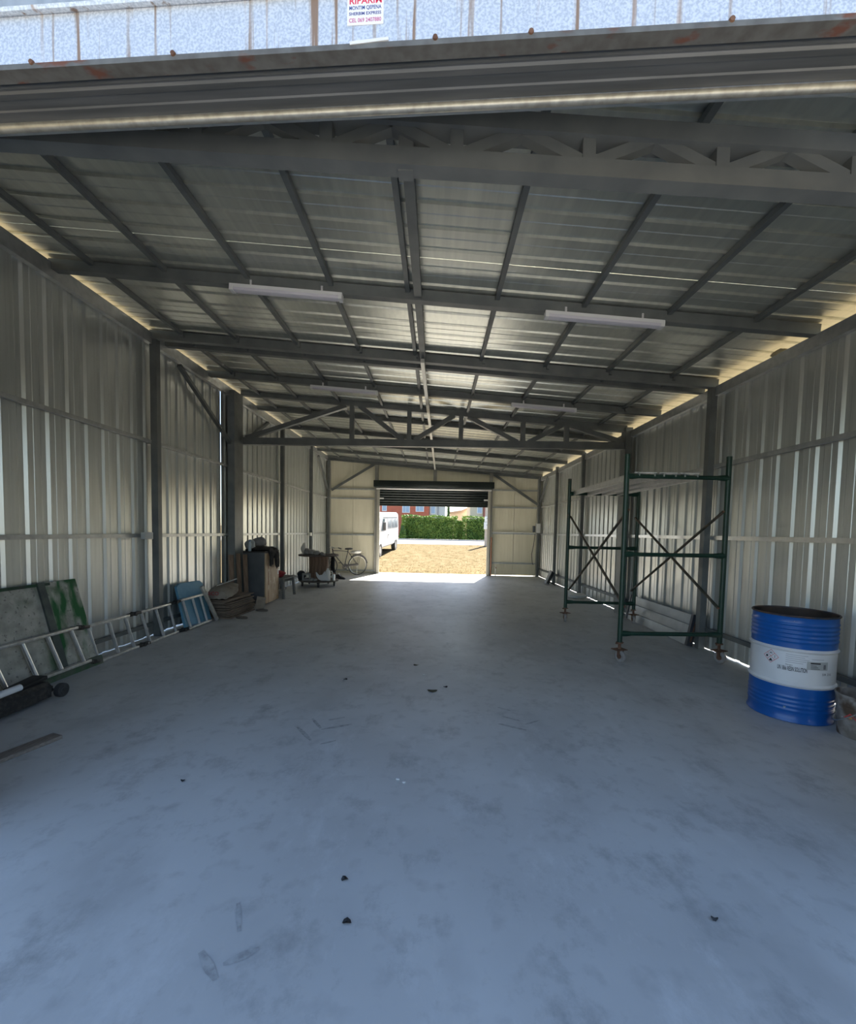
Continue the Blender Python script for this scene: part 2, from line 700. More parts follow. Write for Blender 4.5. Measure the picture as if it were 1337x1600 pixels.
wp('top_rail', b, wall_f)

# ------------------------------------------------------------------ far roller shutter
DARKSH = mat('dark_green_shutter', (.016, .024, .024), (.024, .032, .031), rough=.2, metal=.3, scale=4)
sh = thing('roller_shutter', 'dark glossy roller shutter half rolled up over the far doorway', 'shutter', (0, YF - .12, DZ))
b = nb()
box(b, (-.11, YF - .2, 3.13), (DX1 - DX0 + .28, .24, .22), bev=.012)
wpart('shutter_box', b, DARKSH, sh)
b = nb()
tube(b, [(DX0 - .06, YF - .17, 2.985), (DX1 + .06, YF - .17, 2.985)], .05, 14)
wpart('guide_roller', b, mat('pale_grey_steel', (.5, .5, .48), rough=.35, metal=.6), sh)
ns = 6
for i in range(ns):
    z1 = 2.95 - i * .087
    b = nb()
    arc = [(.022 * math.sin(PI * t / 6) + .004, z1 - .0875 * t / 6) for t in range(7)]
    poly = arc + [(-.006, z1 - .0875), (-.006, z1)]
    prism(b, poly, lambda u, v, d: (d, YF - .13 - u, v), DX0 + .02, DX1 - .02)
    wpart('slat', b, DARKSH, sh)
b = nb()
box(b, ((DX0 + DX1) / 2, YF - .13, 2.405), (DX1 - DX0 - .05, .04, .05), bev=.006)
wpart('bottom_bar', b, DARKSH, sh)
for x in (DX0 + .11, DX1 - .11):
    b = nb()
    box(b, (x, YF - .155, 2.63), (.17, .02, .05), bev=.006)
    wpart('lock_plate', b, WHITE, sh)
for x in (DX0 + .01, DX1 - .01):
    b = nb()
    prism(b, [(-.045, -.03), (.045, -.03), (.045, .03), (-.045, .03)], lambda u, v, d, x=x: (x + u, YF - .14 + v, d), 0, 2.98)
    wpart('guide_rail', b, mat('guide_rail_steel', (.48, .46, .40), rough=.45, metal=.4), sh)

# ------------------------------------------------------------------ ceiling: sheets, purlins
ceil = struct('ceiling', 'zinc sheet roof with transverse ribs on steel purlins', loc=(0, 8, 3.8))
Y0R, Y1R = 1.75, YF + .25
X0R, X1R = XL - .18, XR + .25
RP = .252
prof = sheet_profile(4, RP, wide=.056, top=.042, depth=.02)
LR = (X1R - X0R) / math.cos(math.atan(SL))
bmr = sheet_mesh(prof, LR)
me_roof = mesh_of(bmr, 'roof_sheet', ROOF, ang=15)
# local x -> +Y, local y(outward) -> roof normal, local z -> down the slope to the right
th = math.atan(SL)
zdir = Vector((math.cos(th), 0, -math.sin(th)))
ydir = Vector((math.sin(th), 0, math.cos(th)))
xdir = Vector((0, 1, 0))
RM = Matrix((xdir, ydir, zdir)).transposed()
y = Y0R
while y < Y1R - .3:
    o = bpy.data.objects.new('roof_sheet', me_roof)
    COL.objects.link(o)
    o.parent = ceil
    p = Vector((X0R, y, roofz(X0R, .06 + rnd.uniform(0, .003)))) - ceil.location
    o.matrix_local = Matrix.Translation(p) @ RM.to_4x4()
    y += 4 * RP - .001
for x in PURL:
    b = nb()
    box(b, (x, (Y0R + YF) / 2 + .1, roofz(x, .034)), (.042, YF - Y0R - .2, .045))
    wpart('purlin', b, STEEL, ceil)
# small purlin cleats on the beams
BEAMS = [(4.27, .10), (5.74, .11), (6.02, .09), (7.15, .09), (9.1, .09), (10.7, .09), (12.1, .09), (13.6, .09), (14.9, .08)]
for Yb, h in BEAMS[1:6]:
    for x in PURL:
        b = nb()
        box(b, (x + .03, Yb - .05, roofz(x, .01)), (.03, .05, .07))
        wpart('cleat', b, STEEL, ceil)
# ridge tie running under the beams along the middle
b = nb()
box(b, (-.22, 3.85, roofz(-.22, .01)), (.07, 4.1, .09))
wpart('ridge_tie', b, STEEL, ceil)
b = nb()
bar(b, (-.22, 5.6, roofz(-.22, -.085)), (-.08, 15.0, roofz(-.08, -.085)), .05, .05)
wpart('ridge_tie', b, mat('pale_tie', (.5, .5, .47), rough=.45, metal=.5), ceil)

names_b = ['steel cross beam carrying the nearest pair of strip lights', 'steel cross beam joining the nearest wall posts', 'steel cross beam just behind the nearest post frame',
           'steel cross beam carrying the further strip lights before the truss', 'first steel cross beam beyond the open truss', 'second steel cross beam beyond the open truss',
           'third steel cross beam beyond the open truss', 'steel cross beam second from the far wall', 'steel cross beam nearest the far wall']
for (Yb, h), lab in zip(BEAMS, names_b):
    b = nb()
    xa, xb = XL + .02, XR - .02
    off = .05 - h / 2
    bar(b, (xa, Yb, roofz(xa, off)), (xb, Yb, roofz(xb, off)), .08, h)
    single('roof_beam', b, STEEL, lab, 'beam', 'roof cross beams')

# ------------------------------------------------------------------ open truss in mid hall
TY = 8.22
tr = thing('roof_truss', 'open steel lattice truss with diagonals spanning mid hall', 'truss', (0, TY, 3.08))


def chord(name, a, c, w, h, root=tr):
    b = nb()
    bar(b, a, c, w, h)
    wpart(name, b, STEEL, root)


chord('bottom_chord', (XL + .1, TY, 3.16), (XR - .1, TY, 3.18), .1, .13)
tz = lambda x: 3.86 + (x + 1.71) * (-.078) + .05
chord('top_chord', (XL + .1, TY, tz(XL)), (XR - .1, TY, tz(XR)), .1, .12)
for x in (-1.64, -.55, .43, 1.60, 2.42):
    chord('vertical', (x, TY, 3.2), (x, TY, tz(x)), .08, .09)
for a, c in (((-3.66, 3.22), (-1.75, tz(-1.75) - .06)), ((-1.5, tz(-1.5) - .04), (-.66, 3.22)), ((-.46, 3.22), (.3, tz(.3) - .05)),
             ((.56, tz(.56) - .05), (1.5, 3.22)), ((1.7, 3.22), (2.33, tz(2.33) - .05)), ((2.5, tz(2.5) - .05), (3.45, 3.26))):
    b = nb()
    bar(b, (a[0], TY, a[1]), (c[0], TY, c[1]), .08, .085, (0, 1, 0))
    wpart('diagonal', b, STEEL, tr)

# ------------------------------------------------------------------ front truss just inside the door
FT = 2.12
ft = thing('roof_truss', 'shadowed steel lattice truss right above the near doorway', 'truss', (0, FT, 3.2))
fz = lambda x: 3.245 - (x + .16) * .056
chord('bottom_chord', (XL + .05, FT, fz(XL)), (XR - .05, FT, fz(XR)), .08, .08, ft)
ftz = lambda x: roofz(x, .0) - .36 + .0
chord('top_chord', (XL + .05, FT, fz(XL) + .2), (XR - .05, FT, fz(XR) + .16), .1, .08, ft)
for k in range(9):
    x = -2.4 + .615 * k
    b = nb()
    bar(b, (x, FT, fz(x)), (x, FT, fz(x) + .18), .06, .06)
    wpart('vertical', b, STEEL, ft)
    if k < 8:
        x2 = x + .615
        xm = (x + x2) / 2
        for p, q in ((x + .03, xm), (x2 - .03, xm)):
            b = nb()
            bar(b, (p, FT, fz(p) + .04), (q, FT, fz(q) + .16), .05, .05, (0, 1, 0))
            wpart('diagonal', b, STEEL, ft)
b = nb()
bar(b, (-.18, FT + .02, 3.2), (-.18, FT + .02, 3.75), .07, .06)
wpart('centre_post', b, STEEL, ft)

# ------------------------------------------------------------------ front wall and its shutter box (set 3 degrees off square)
RZ = -.052
front = struct('wall_front', 'zinc front wall either side of the near doorway', loc=(0, 1.74, 0))
front.rotation_euler = (0, 0, RZ)
OW = 2.4
for x0, x1 in ((XL - .05, -OW), (OW, XR + .1)):
    b = nb()
    box(b, ((x0 + x1) / 2, .08, 1.8), (x1 - x0, .03, 3.6))
    obj('wall_sheet', b, WALL, front)
b = nb()
v = [(XL - .05, 3.2), (XR + .1, 3.2), (XR + .1, 3.5), (XL - .05, 4.08)]
prism(b, v, lambda u, w, d: (u, d, w), .07, .10)
obj('gable_sheet', b, WALL, front)
for x in (-OW + .05, OW - .05):
    b = nb()
    box(b, (x, .06, 1.55), (.1, .1, 3.1))
    obj('door_post', b, STEEL, front)

ZINC = mat('spangled_zinc', (.50, .55, .62), (.72, .76, .82), rough=.45, metal=.35, scale=120, detail=2, lo=.38, hi=.62)
layer(ZINC, (.24, .17, .13), 22, (1.2, 1, .04), .60, .68, rough=.8, metal=0)
layer(ZINC, (.36, .25, .19), 9, (1.6, 1, .05), .63, .69, rough=.8, metal=0)
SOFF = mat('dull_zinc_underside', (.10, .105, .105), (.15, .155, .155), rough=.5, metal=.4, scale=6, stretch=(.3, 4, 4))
EDGE = mat('rust_flecked_edge', (.16, .16, .15), (.11, .105, .095), rough=.6, metal=.2, scale=20)
layer(EDGE, (.16, .07, .05), 14, (.5, 1, 1), .58, .66, rough=.9)
LIP = mat('pale_lip', (.30, .29, .25), (.42, .41, .36), rough=.4, metal=.6, scale=30)
hb = thing('shutter_box', 'galvanised shutter housing with rust streaks above the near doorway', 'housing', (0, 1.60, 3.1), RZ)
HX = 3.0


def hpart(name, poly, material):
    b = nb()
    prism(b, poly, lambda u, v, d: (d, u - .11, v), -HX, HX)
    return obj(name, b, material, hb, ang=25)


face = hpart('front_face', [(0, .012), (.004, .012), (.004, .175), (0, .175)], ZINC)
hpart('top_flashing', [(-.02, .172), (.10, .20), (.10, .21), (-.024, .182)], ZINC)
hpart('bottom_flange', [(-.004, -.004), (.045, -.002), (.045, .006), (-.004, .014)], EDGE)
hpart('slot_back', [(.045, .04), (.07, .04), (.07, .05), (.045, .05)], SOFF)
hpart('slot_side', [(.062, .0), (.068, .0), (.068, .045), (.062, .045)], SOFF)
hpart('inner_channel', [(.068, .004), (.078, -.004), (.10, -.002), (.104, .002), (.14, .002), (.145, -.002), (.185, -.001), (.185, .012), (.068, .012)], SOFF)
b = nb()
tube(b, [(-HX, .09, -.008), (HX, .09, -.008)], .016, 12)
obj('rolled_lip', b, LIP, hb)
for x in (-1.45, -.93, -.03, .28, .9, 1.7):
    b = nb()
    lathe(b, [(0, -.002), (.010, -.002), (.008, .006), (0, .008)], 8, (x, -.113, .016), Matrix.Rotation(PI / 2, 3, 'X'))
    obj('rivet', b, RUSTY, hb)
# advertising sticker on the housing
stk = thing('sticker', 'small white printed sticker on the galvanised shutter housing', 'sticker')
stk.location = (0, 0, 0)
stk.rotation_euler = (0, 0, 0)
SX0, SX1, SZ0, SZ1 = -.275, -.155, 3.185, 3.275
hm = Matrix.Translation((0, 1.60, 3.1)) @ Matrix.Rotation(RZ, 4, 'Z')
sx0, sz0 = -.325, .073
sw_, sh_ = .122, .098
stk.matrix_world = hm @ Matrix.Translation((sx0, -.1105, sz0))
b = nb()
box(b, (sw_ / 2, -.0005, sh_ / 2), (sw_, .001, sh_))
obj('backing', b, mat('sticker_white', (.82, .82, .84), rough=.4), stk)
for s, sz, v, col in (('RIPARIM', .030, .066, (.72, .03, .08)), ('MONTIM QEPENA', .017, .048, (.05, .09, .28)), ('SHERBIM EXPRESS', .014, .031, (.03, .04, .22)), ('CEL 069 2407880', .018, .009, (.55, .12, .28))):
    text_part(s, sz, lambda u, w, v=v: Vector((.006 + u, -.0014, v + w)), mat('print_' + s.split()[0].lower(), col, rough=.5), stk, bold=True, width=.108)
# frayed pale tape left along the housing edge under the sticker
b = nb()
box(b, (0, 0, 0), (.13, .004, .010))
o = obj('tape_remnant', b, WHITE)
o.matrix_world = hm @ Matrix.Translation((-.25, -.114, .018)) @ Matrix.Rotation(-.06, 4, 'Y')
o['label'] = 'pale strip of torn tape below the sticker on the housing edge'
o['category'] = 'tape'

# ------------------------------------------------------------------ strip lights
LILAC = mat('lamp_diffuser', (.62, .60, .66), rough=.35)
LCAP = mat('lamp_cap', (.7, .7, .7), rough=.4)


def strip_light(x0, x1, Y, label):
    z0, z1 = roofz(x0, -.083), roofz(x1, -.083)
    t = thing('strip_light', label, 'light', ((x0 + x1) / 2, Y, min(z0, z1) - .03), 0, 'unlit strip lights under the roof')
    a, c = Vector((x0, Y, z0)), Vector((x1, Y, z1))
    b = nb()
    bar(b, a + Vector((0, 0, .015)), c + Vector((0, 0, .015)), .075, .03)
    wpart('housing', b, LCAP, t)
    b = nb()
    d = (c - a).normalized()
    bar(b, a + d * .03 - Vector((0, 0, .012)), c - d * .03 - Vector((0, 0, .012)), .07, .03, bev=.008)
    wpart('diffuser', b, LILAC, t)
    for p, s in ((a, 1), (c, -1)):
        b = nb()
        bar(b, p - Vector((0, 0, .008)), p + d * s * .035 - Vector((0, 0, .008)), .08, .045)
        wpart('end_cap', b, LCAP, t)
        b = nb()
        q = p + d * s * .2
        box(b, (q.x, q.y, q.z + .05), (.02, .02, .08))
        wpart('hanger', b, LCAP, t)


strip_light(-2.04, -.95, 4.24, 'unlit strip light on the nearest beam, left of the middle')
strip_light(1.0, 2.13, 4.24, 'unlit strip light on the nearest beam, right of the middle')
strip_light(-2.10, -1.0, 7.1, 'unlit strip light deeper in the hall, left of the middle')
strip_light(1.18, 2.23, 7.1, 'unlit strip light deeper in the hall, right of the middle')


# ------------------------------------------------------------------ small fittings on the walls
def fitting(name, c, s, material, label, cat, bev=.006):
    b = nb()
    box(b, c, s, bev=bev)
    return single(name, b, material, label, cat)


GB = mat('grey_plastic_box', (.48, .49, .47), rough=.5)
fitting('junction_box', (XL + .09, 5.5, 1.375), (.06, .16, .09), GB, 'grey junction box on the left wall rail beside the nearest post', 'box')
fitting('junction_box', (XL + .09, 12.72, 1.36), (.07, .10, .10), mat('cream_box', (.75, .73, .66), rough=.5), 'small cream junction box on the left wall rail near the far corner', 'box')
fitting('junction_box', (XR - .07, 8.42, 1.49), (.06, .10, .11), GB, 'grey junction box on the right wall rail behind the scaffold', 'box')
eb = thing('fuse_box', 'pale grey electrical cabinet at the right far corner', 'fuse box', (3.52, 14.82, 1.5))
b = nb()
box(b, (3.50, 14.8, 1.69), (.16, .14, .34), bev=.01)
wpart('body', b, GB, eb)
b = nb()
box(b, (3.50, 14.723, 1.69), (.13, .015, .30), bev=.004)
wpart('cover', b, WHITE, eb)
b = nb()
box(b, (3.36, 14.8, 1.66), (.07, .10, .22), bev=.006)
wpart('isolator', b, mat('dark_grey_box', (.10, .11, .12), rough=.5), eb)
b = nb()
tube(b, [(1.98, YF - .06, 1.53), (3.4, YF - .06, 1.53)], .016, 8)
single('conduit', b, WHITE, 'white conduit along the far wall rail right of the doorway', 'conduit')
b = nb()
tube(b, [(3.42, 14.86, 1.5), (3.38, 14.86, 1.1), (3.33, 14.88, .8), (3.36, 14.9, .5), (3.4, 14.93, .42)], .010, 6)
single('cable', b, BLACK, 'thin black cable hanging below the electrical cabinet', 'cable')
b = nb()
tube(b, [(1.93, YF - .16, .005), (1.93, YF - .16, 1.35)], .026, 10)
single('rusty_pipe', b, mat('rust_brown', (.22, .11, .07), (.30, .16, .10), rough=.8, scale=10), 'rust brown upright pipe beside the far doorway', 'pipe')
vp = thing('water_tap', 'short white standpipe tap at the foot of the far wall', 'tap', (2.10, YF - .14, 0))
b = nb()
tube(b, [(2.10, YF - .14, 0), (2.10, YF - .14, .34)], .018, 8)
wpart('pipe', b, WHITE, vp)
b = nb()
tube(b, [(2.10, YF - .14, .31), (2.10, YF - .22, .31), (2.10, YF - .24, .27)], .013, 8)
wpart('spout', b, RUSTY, vp)


# ------------------------------------------------------------------ scaffold tower
def scaffold(label):
    t = thing('scaffold_tower', label, 'scaffold', (2.8, 6.2, 0))
    P4 = {'nl': (2.20, 5.05), 'nr': (3.40, 5.10), 'fl': (2.25, 7.35), 'fr': (3.40, 7.32)}
    for k, (x, y) in P4.items():
        b = nb()
        tube(b, [(x, y, .24), (x, y, 2.44)], .029, 12)
        wpart('upright', b, GREENP, t)
        b = nb()
        tube(b, [(x, y, .10), (x, y, .30)], .016, 10)
        wpart('screw_jack', b, RUSTY, t)
        b = nb()
        lathe(b, [(0, 0), (.04, 0), (.04, .012), (0, .012)], 12, (x, y, .225))
        box(b, (x, y, .225), (.12, .018, .014), Matrix.Rotation(.5, 3, 'Z'))
        wpart('jack_nut', b, RUSTY, t)
        b = nb()
        box(b, (x, y, .15), (.15, .11, .008), Matrix.Rotation(.3, 3, 'Z'))
        wpart('castor_plate', b, RUSTY, t)
        # castor wheel with fork
        a = .35 if k[0] == 'n' else -.2
        ax = Vector((math.cos(a), math.sin(a), 0))
        fw = Vector((-ax.y, ax.x, 0))
        c = Vector((x, y, 0)) + fw * -.02
        R = Matrix((fw, Vector((0, 0, 1)), ax)).transposed()
        b = nb()
        lathe(b, [(0, -.016), (.045, -.016), (.05, -.02), (.068, -.018), (.072, -.008), (.072, .008), (.068, .018), (.05, .02), (.045, .016), (0, .016)], 20, c + Vector((0, 0, .072)), R)
        w = wpart('castor_wheel', b, mat('castor_tyre', (.35, .33, .31), (.25, .22, .2), rough=.7, scale=20), t)
        b = nb()
        lathe(b, [(0, -.024), (.03, -.024), (.03, .024), (0, .024)], 14, c + Vector((0, 0, .072)), R)
        wpart('hub', b, RUSTY, t, parent=w)
        b = nb()
        for s in (-1, 1):
            bar(b, c + ax * .03 * s + Vector((0, 0, .065)), c + ax * .03 * s + Vector((0, 0, .148)), .004, .04, fw)
        bar(b, c - ax * .032 + Vector((0, 0, .142)), c + ax * .032 + Vector((0, 0, .142)), .04, .012)
        wpart('fork', b, RUSTY, t)
    for (a, c) in (('nl', 'nr'), ('fl', 'fr')):
        A, C = P4[a], P4[c]
        for z in (2.19, 1.28, .34):
            b = nb()
            d = (Vector((*C, z)) - Vector((*A, z)))
            pts = [Vector((*A, z)) + d * q for q in (0, .06, .12, .88, .94, 1)]
            tube(b, pts, [.036, .034, .025, .025, .034, .036], 10)
            wpart('cross_bar', b, GREENP, t)
    DB = mat('brace_paint', (.05, .06, .045), (.16, .12, .09), rough=.6, metal=.4, scale=10)
    for n, f, s in (('nl', 'fl', .035), ('nr', 'fr', -.035)):
        (xn, yn), (xf, yf) = P4[n], P4[f]
        for zn, zf, q in ((.66, 1.80, 0), (1.80, .56, .02)):
            b = nb()
            tube(b, [(xn + s, yn, zn), (xf + s + q * (1 if s > 0 else -1), yf, zf)], .017, 8)
            wpart('brace', b, DB, t)
            for x, y, z in ((xn + s, yn, zn), (xf + s, yf, zf)):
                b = nb()
                box(b, (x - s * .3, y, z), (.05, .02, .02))
                wpart('brace_pin', b, RUSTY, t)
    return t


scaffold('green painted scaffold tower on castors by the right wall')
for i, (x0, x1, lab) in enumerate(((2.30, 2.56, 'aluminium scaffold plank on the tower, nearest the middle of the hall'), (2.585, 2.80, 'middle aluminium scaffold plank on the tower'), (2.825, 3.05, 'aluminium scaffold plank on the tower, nearest the right wall'))):
    t = thing('scaffold_plank', lab, 'plank', ((x0 + x1) / 2, 6.2, 2.205), 0, 'planks on the scaffold tower')
    b = nb()
    box(b, ((x0 + x1) / 2, 6.2, 2.235), (x1 - x0, 2.26, .012))
    wpart('deck', b, mat('worn_aluminium', (.58, .57, .54), (.72, .71, .68), rough=.4, metal=.5, scale=9), t)
    for x in (x0 + .015, x1 - .015):
        b = nb()
        box(b, (x, 6.2, 2.20), (.028, 2.18, .08))
        wpart('side_rail', b, ALU, t)
    b = nb()
    box(b, ((x0 + x1) / 2, 6.2, 2.215), (.03, 2.2, .03))
    wpart('stiffener', b, ALU, t)
    for y in (5.075, 7.335):
        for x in (x0 + .04, x1 - .04):
            b = nb()
            tube(b, [(x, y + (.04 if y < 6 else -.04), 2.225), (x, y, 2.228), (x, y - (.03 if y < 6 else -.03), 2.222), (x, y - (.036 if y < 6 else -.036), 2.19)], .010, 6)
            wpart('hook', b, GALV, t)

# ------------------------------------------------------------------ plank leaning along the right wall
t = thing('wall_plank', 'long grey metal scaffold deck standing on edge against the right wall', 'plank', (3.5, 6.7, 0))
PALE = mat('pale_grey_board', (.40, .40, .39), (.50, .50, .48), rough=.5, metal=.25, scale=4)
R = Matrix.Rotation(.18, 3, 'Y')
for k in range(3):
    b = nb()
    zc = .075 + k * .142
    c = Vector((3.475 + .18 * zc, 6.8, zc))
    box(b, c, (.025, 1.8, .138), R, bev=.004)
    wpart('board', b, PALE, t)
for y, m_ in ((5.86, mat('dark_end_frame', (.035, .038, .045), rough=.5)), (7.72, mat('dark_end_frame', (.035, .038, .045)))):
    b = nb()
    box(b, Vector((3.475 + .18 * .22 + .01, y, .222)), (.075, .05, .435), R)
    wpart('end_frame', b, m_, t)
    for dy in (-.02, .02):
        b = nb()
        bar(b, (3.475 + .02, y + dy, .06), (3.475 + .10, y + dy, .40), .02, .02)
        wpart('end_rod', b, RUSTY, t)

# ------------------------------------------------------------------ drum
BLUE = mat('drum_blue', (.003, .085, .33), (.005, .10, .38), rough=.3, scale=5)
layer(BLUE, (.30, .33, .36), 22, (1, 1, 1), .715, .74, rough=.7)
DWHITE = mat('drum_white', (.66, .67, .68), (.72, .73, .74), rough=.35, scale=4)
DX, DY, DR = 3.09, 3.70, .288
t = thing('oil_drum', 'blue and white open steel drum by the right wall', 'drum', (DX, DY, 0), -.28)


def hoops(z0, z1, base, n, amp=.006):
    out = []
    N = n * 8
    for i in range(N + 1):
        q = i / N
        out.append((base + amp * .5 * (1 - math.cos(2 * PI * n * q)), z0 + (z1 - z0) * q))
    return out


b = nb()
pr = [(.05, .012), (DR - .012, .012), (DR, 0), (DR + .006, .006), (DR + .004, .018), (DR - .003, .03)] + hoops(.08, .22, DR - .003, 4, .0035) + [(DR - .003, .285), (DR - .003, .290)]
lathe(b, pr, 64)
obj('lower_body', b, BLUE, t)
b = nb()
pr = [(DR - .003, .289), (DR + .004, .297), (DR + .010, .308), (DR + .004, .319), (DR - .003, .326), (DR - .003, .575), (DR + .004, .582), (DR + .010, .592), (DR + .004, .602), (DR - .003, .609)]
lathe(b, pr, 64)
obj('white_band', b, DWHITE, t)
b = nb()
pr = [(DR - .003, .608), (DR - .003, .64)] + hoops(.65, .82, DR - .003, 5, .006) + [(DR - .003, .855), (DR + .002, .866)]
lathe(b, pr, 64)
obj('upper_body', b, BLUE, t)
b = nb()
rim = [(DR + .001, .870)] 
lathe(b, [(DR - .006, .868), (DR - .004, .876), (DR + .003, .879), (DR + .008, .873), (DR + .006, .865), (DR, .862)], 64)
obj('rim', b, mat('drum_rim', (.02, .03, .05), (.10, .06, .04), rough=.5, scale=14), t)
b = nb()
lathe(b, [(0, .02), (DR - .012, .02), (DR - .008, .87)], 48)
obj('inside', b, mat('drum_inside', (.035, .025, .018), (.07, .045, .03), rough=.7, scale=8), t)


def drum_fn(a0, z0, rr=DR - .0022):
    # a0 = angle of the text's left end; text runs anticlockwise seen from above
    return lambda u, v: Vector((rr * math.cos(a0 + u / rr), rr * math.sin(a0 + u / rr), z0 + v))


INK = mat('black_ink', (.015, .015, .02), rough=.5)
GREYINK = mat('grey_ink', (.38, .38, .40), rough=.5)
REDINK = mat('red_ink', (.55, .06, .06), rough=.5)
# angle facing the camera in the drum's own frame
AC = math.atan2(-DY, -DX) + .28 - .11
text_part('UN 1866 RESIN SOLUTION', .050, drum_fn(AC - .20, .425), INK, t, width=.19, bold=True)
text_part('Danger', .016, drum_fn(AC - .02, .468), INK, t)
for i, L in enumerate((.14, .12, .15, .13, .11)):
    b = nb()
    f = drum_fn(AC - .02, .556 - i * .016)
    q = [b.verts.new(f(L * k / 8, w)) for k in range(9) for w in (0, .004)]
    for k in range(8):
        b.faces.new((q[2 * k], q[2 * k + 2], q[2 * k + 3], q[2 * k + 1]))
    obj('small_print', b, GREYINK, t)


def decal(fn, u0, v0, u1, v1, material, name, rr=None):
    b = nb()
    n = 8
    q = [[b.verts.new(fn(u0 + (u1 - u0) * k / n, v)) for v in (v0, v1)] for k in range(n + 1)]
    for k in range(n):
        b.faces.new((q[k][0], q[k + 1][0], q[k + 1][1], q[k][1]))
    return obj(name, b, material, t)


# hazard diamonds: one large lozenge of four small ones
f = drum_fn(AC - .37, .515, DR - .0020)


def seg(fn, p, q, w, material, name='hazard_line'):
    b = nb()
    p, q = Vector((*p, 0)), Vector((*q, 0))
    d = (q - p).normalized()
    nn = Vector((-d.y, d.x, 0)) * w / 2
    vs = []
    for i in range(5):
        c = p.lerp(q, i / 4)
        vs.append((b.verts.new(fn(*(c + nn).xy)), b.verts.new(fn(*(c - nn).xy))))
    for i in range(4):
        b.faces.new((vs[i][0], vs[i + 1][0], vs[i + 1][1], vs[i][1]))
    obj(name, b, material, t)


H = .055
cor = [(0, H), (H, 0), (0, -H), (-H, 0)]
for i in range(4):
    seg(f, cor[i], cor[(i + 1) % 4], .003, REDINK)
for s in (1, -1):
    seg(f, (-H / 2, s * H / 2), (H / 2, -s * H / 2), .003, REDINK)
fi = drum_fn(AC - .37, .515, DR - .0016)


def blob(fn, pts, name='hazard_symbol'):
    b = nb()
    b.faces.new([b.verts.new(fn(u, v)) for u, v in pts])
    obj(name, b, INK, t)


blob(fi, [(-.035, -.010), (-.023, -.010), (-.020, 0), (-.026, .012), (-.029, .004), (-.033, .008), (-.038, 0)])          # flame
blob(fi, [(.026, .011), (.031, .011), (.030, -.003), (.027, -.003)])
blob(fi, [(.026, -.006), (.031, -.006), (.031, -.011), (.026, -.011)])                                                     # exclamation mark
blob(fi, [(-.004, -.018), (.004, -.018), (.006, -.027), (.013, -.032), (.010, -.040), (-.010, -.040), (-.013, -.032), (-.006, -.027)])   # person
blob(fi, [(-.011, .030), (.002, .030), (.011, .026), (.011, .023), (-.009, .025)])                                        # corrosion
blob(fi, [(-.006, .034), (.004, .038), (.005, .036), (-.005, .032)])
# paper label
fl = drum_fn(AC + .52, .40, DR - .0020)
decal(fl, -.02, .052, .135, .118, mat('paper_label', (.42, .43, .42), rough=.6), 'paper_label')
fl2 = drum_fn(AC + .52, .40, DR - .0016)
decal(fl2, .004, .100, .075, .111, INK, 'label_print')
for k in range(3):
    decal(fl2, .006, .060 + .012 * k, .07 - .012 * k, .064 + .012 * k, INK, 'label_print')
decal(fl2, .098, .060, .118, .098, mat('label_block', (.16, .16, .17), rough=.6), 'label_print')
decal(fl2, .01, .135, .10, .139, GREYINK, 'small_print')
text_part('SIR 216', .026, drum_fn(AC + .84, .41), INK, t)

# ------------------------------------------------------------------ bucket
BUK = mat('dirty_bucket', (.20, .17, .14), (.34, .31, .28), rough=.75, scale=9, lo=.4, hi=.6)
layer(BUK, (.10, .065, .04), 6, (1, 1, 1), .5, .6)
t = thing('paint_bucket', 'dirty brown paint bucket beside the blue drum', 'bucket', (3.285, 3.255, 0))
b = nb()
lathe(b, [(0, .004), (.135, .004), (.14, 0), (.143, .01), (.158, .22), (.163, .222), (.163, .236), (.159, .238), (.165, .31), (.170, .312), (.170, .322), (.160, .322), (.140, .012), (0, .012)], 40)
obj('body', b, BUK, t)
b = nb()
lathe(b, [(0, .2), (.148, .2)], 24)
obj('contents', b, mat('dark_sludge', (.03, .035, .04), rough=.4), t)
b = nb()
pts = []
for k in range(13):
    a = .9 + PI * k / 12
    pts.append((.172 * math.cos(a), .172 * math.sin(a), .26 - .17 * math.sin(PI * k / 12)))
tube(b, pts, .004, 6)
obj('handle', b, GALV, t)
ab = math.atan2(-3.255, -3.285)


def bk(u, v):
    z = .15 + v
    r = .143 + (z - .01) / .21 * .015 + .0015
    a = ab - .45 + u / r
    return Vector((r * math.cos(a), r * math.sin(a), z))


b = nb()
b.faces.new([b.verts.new(bk(u, v)) for u, v in ((0, .045), (.045, 0), (.033, 0), (0, .033), (-.033, 0), (-.045, 0))])
obj('flame_sign', b, REDINK, t)
b = nb()
b.faces.new([b.verts.new(bk(u, v)) for u, v in ((-.06, -.004), (.06, -.004), (.06, .0), (-.06, .0))])
obj('flame_sign_bar', b, mat('flame_bar', (.7, .7, .7)), t)
b = nb()
b.faces.new([b.verts.new(bk(u, v)) for u, v in ((-.010, .003), (.010, .003), (.012, .012), (.004, .024), (0, .016), (-.006, .020), (-.012, .012))])
obj('flame', b, mat('flame_orange', (.6, .25, .08)), t)

# ------------------------------------------------------------------ painted board leaning on the left wall
BOARD = mat('worn_board', (.30, .29, .24), (.47, .45, .39), rough=.8, scale=9, detail=9, lo=.35, hi=.65)
layer(BOARD, (.20, .19, .17), 30, (1, 1, 1), .6, .68)
layer(BOARD, (.022, .12, .035), 3.2, (1, 2.2, .7), .47, .62, mask=('Y', 3.8 - 3.9, 4.1 - 3.9))
layer(BOARD, (.02, .10, .03), 3.1, (1, 1, 1), .50, .58, mask=('Z', .70, .92))
t = thing('plywood_board', 'worn beige board with green sprayed paint leaning on the left wall', 'board', (-3.7, 3.9, 0))
lean = lambda z: -3.66 - .17 * z / .92
b = nb()


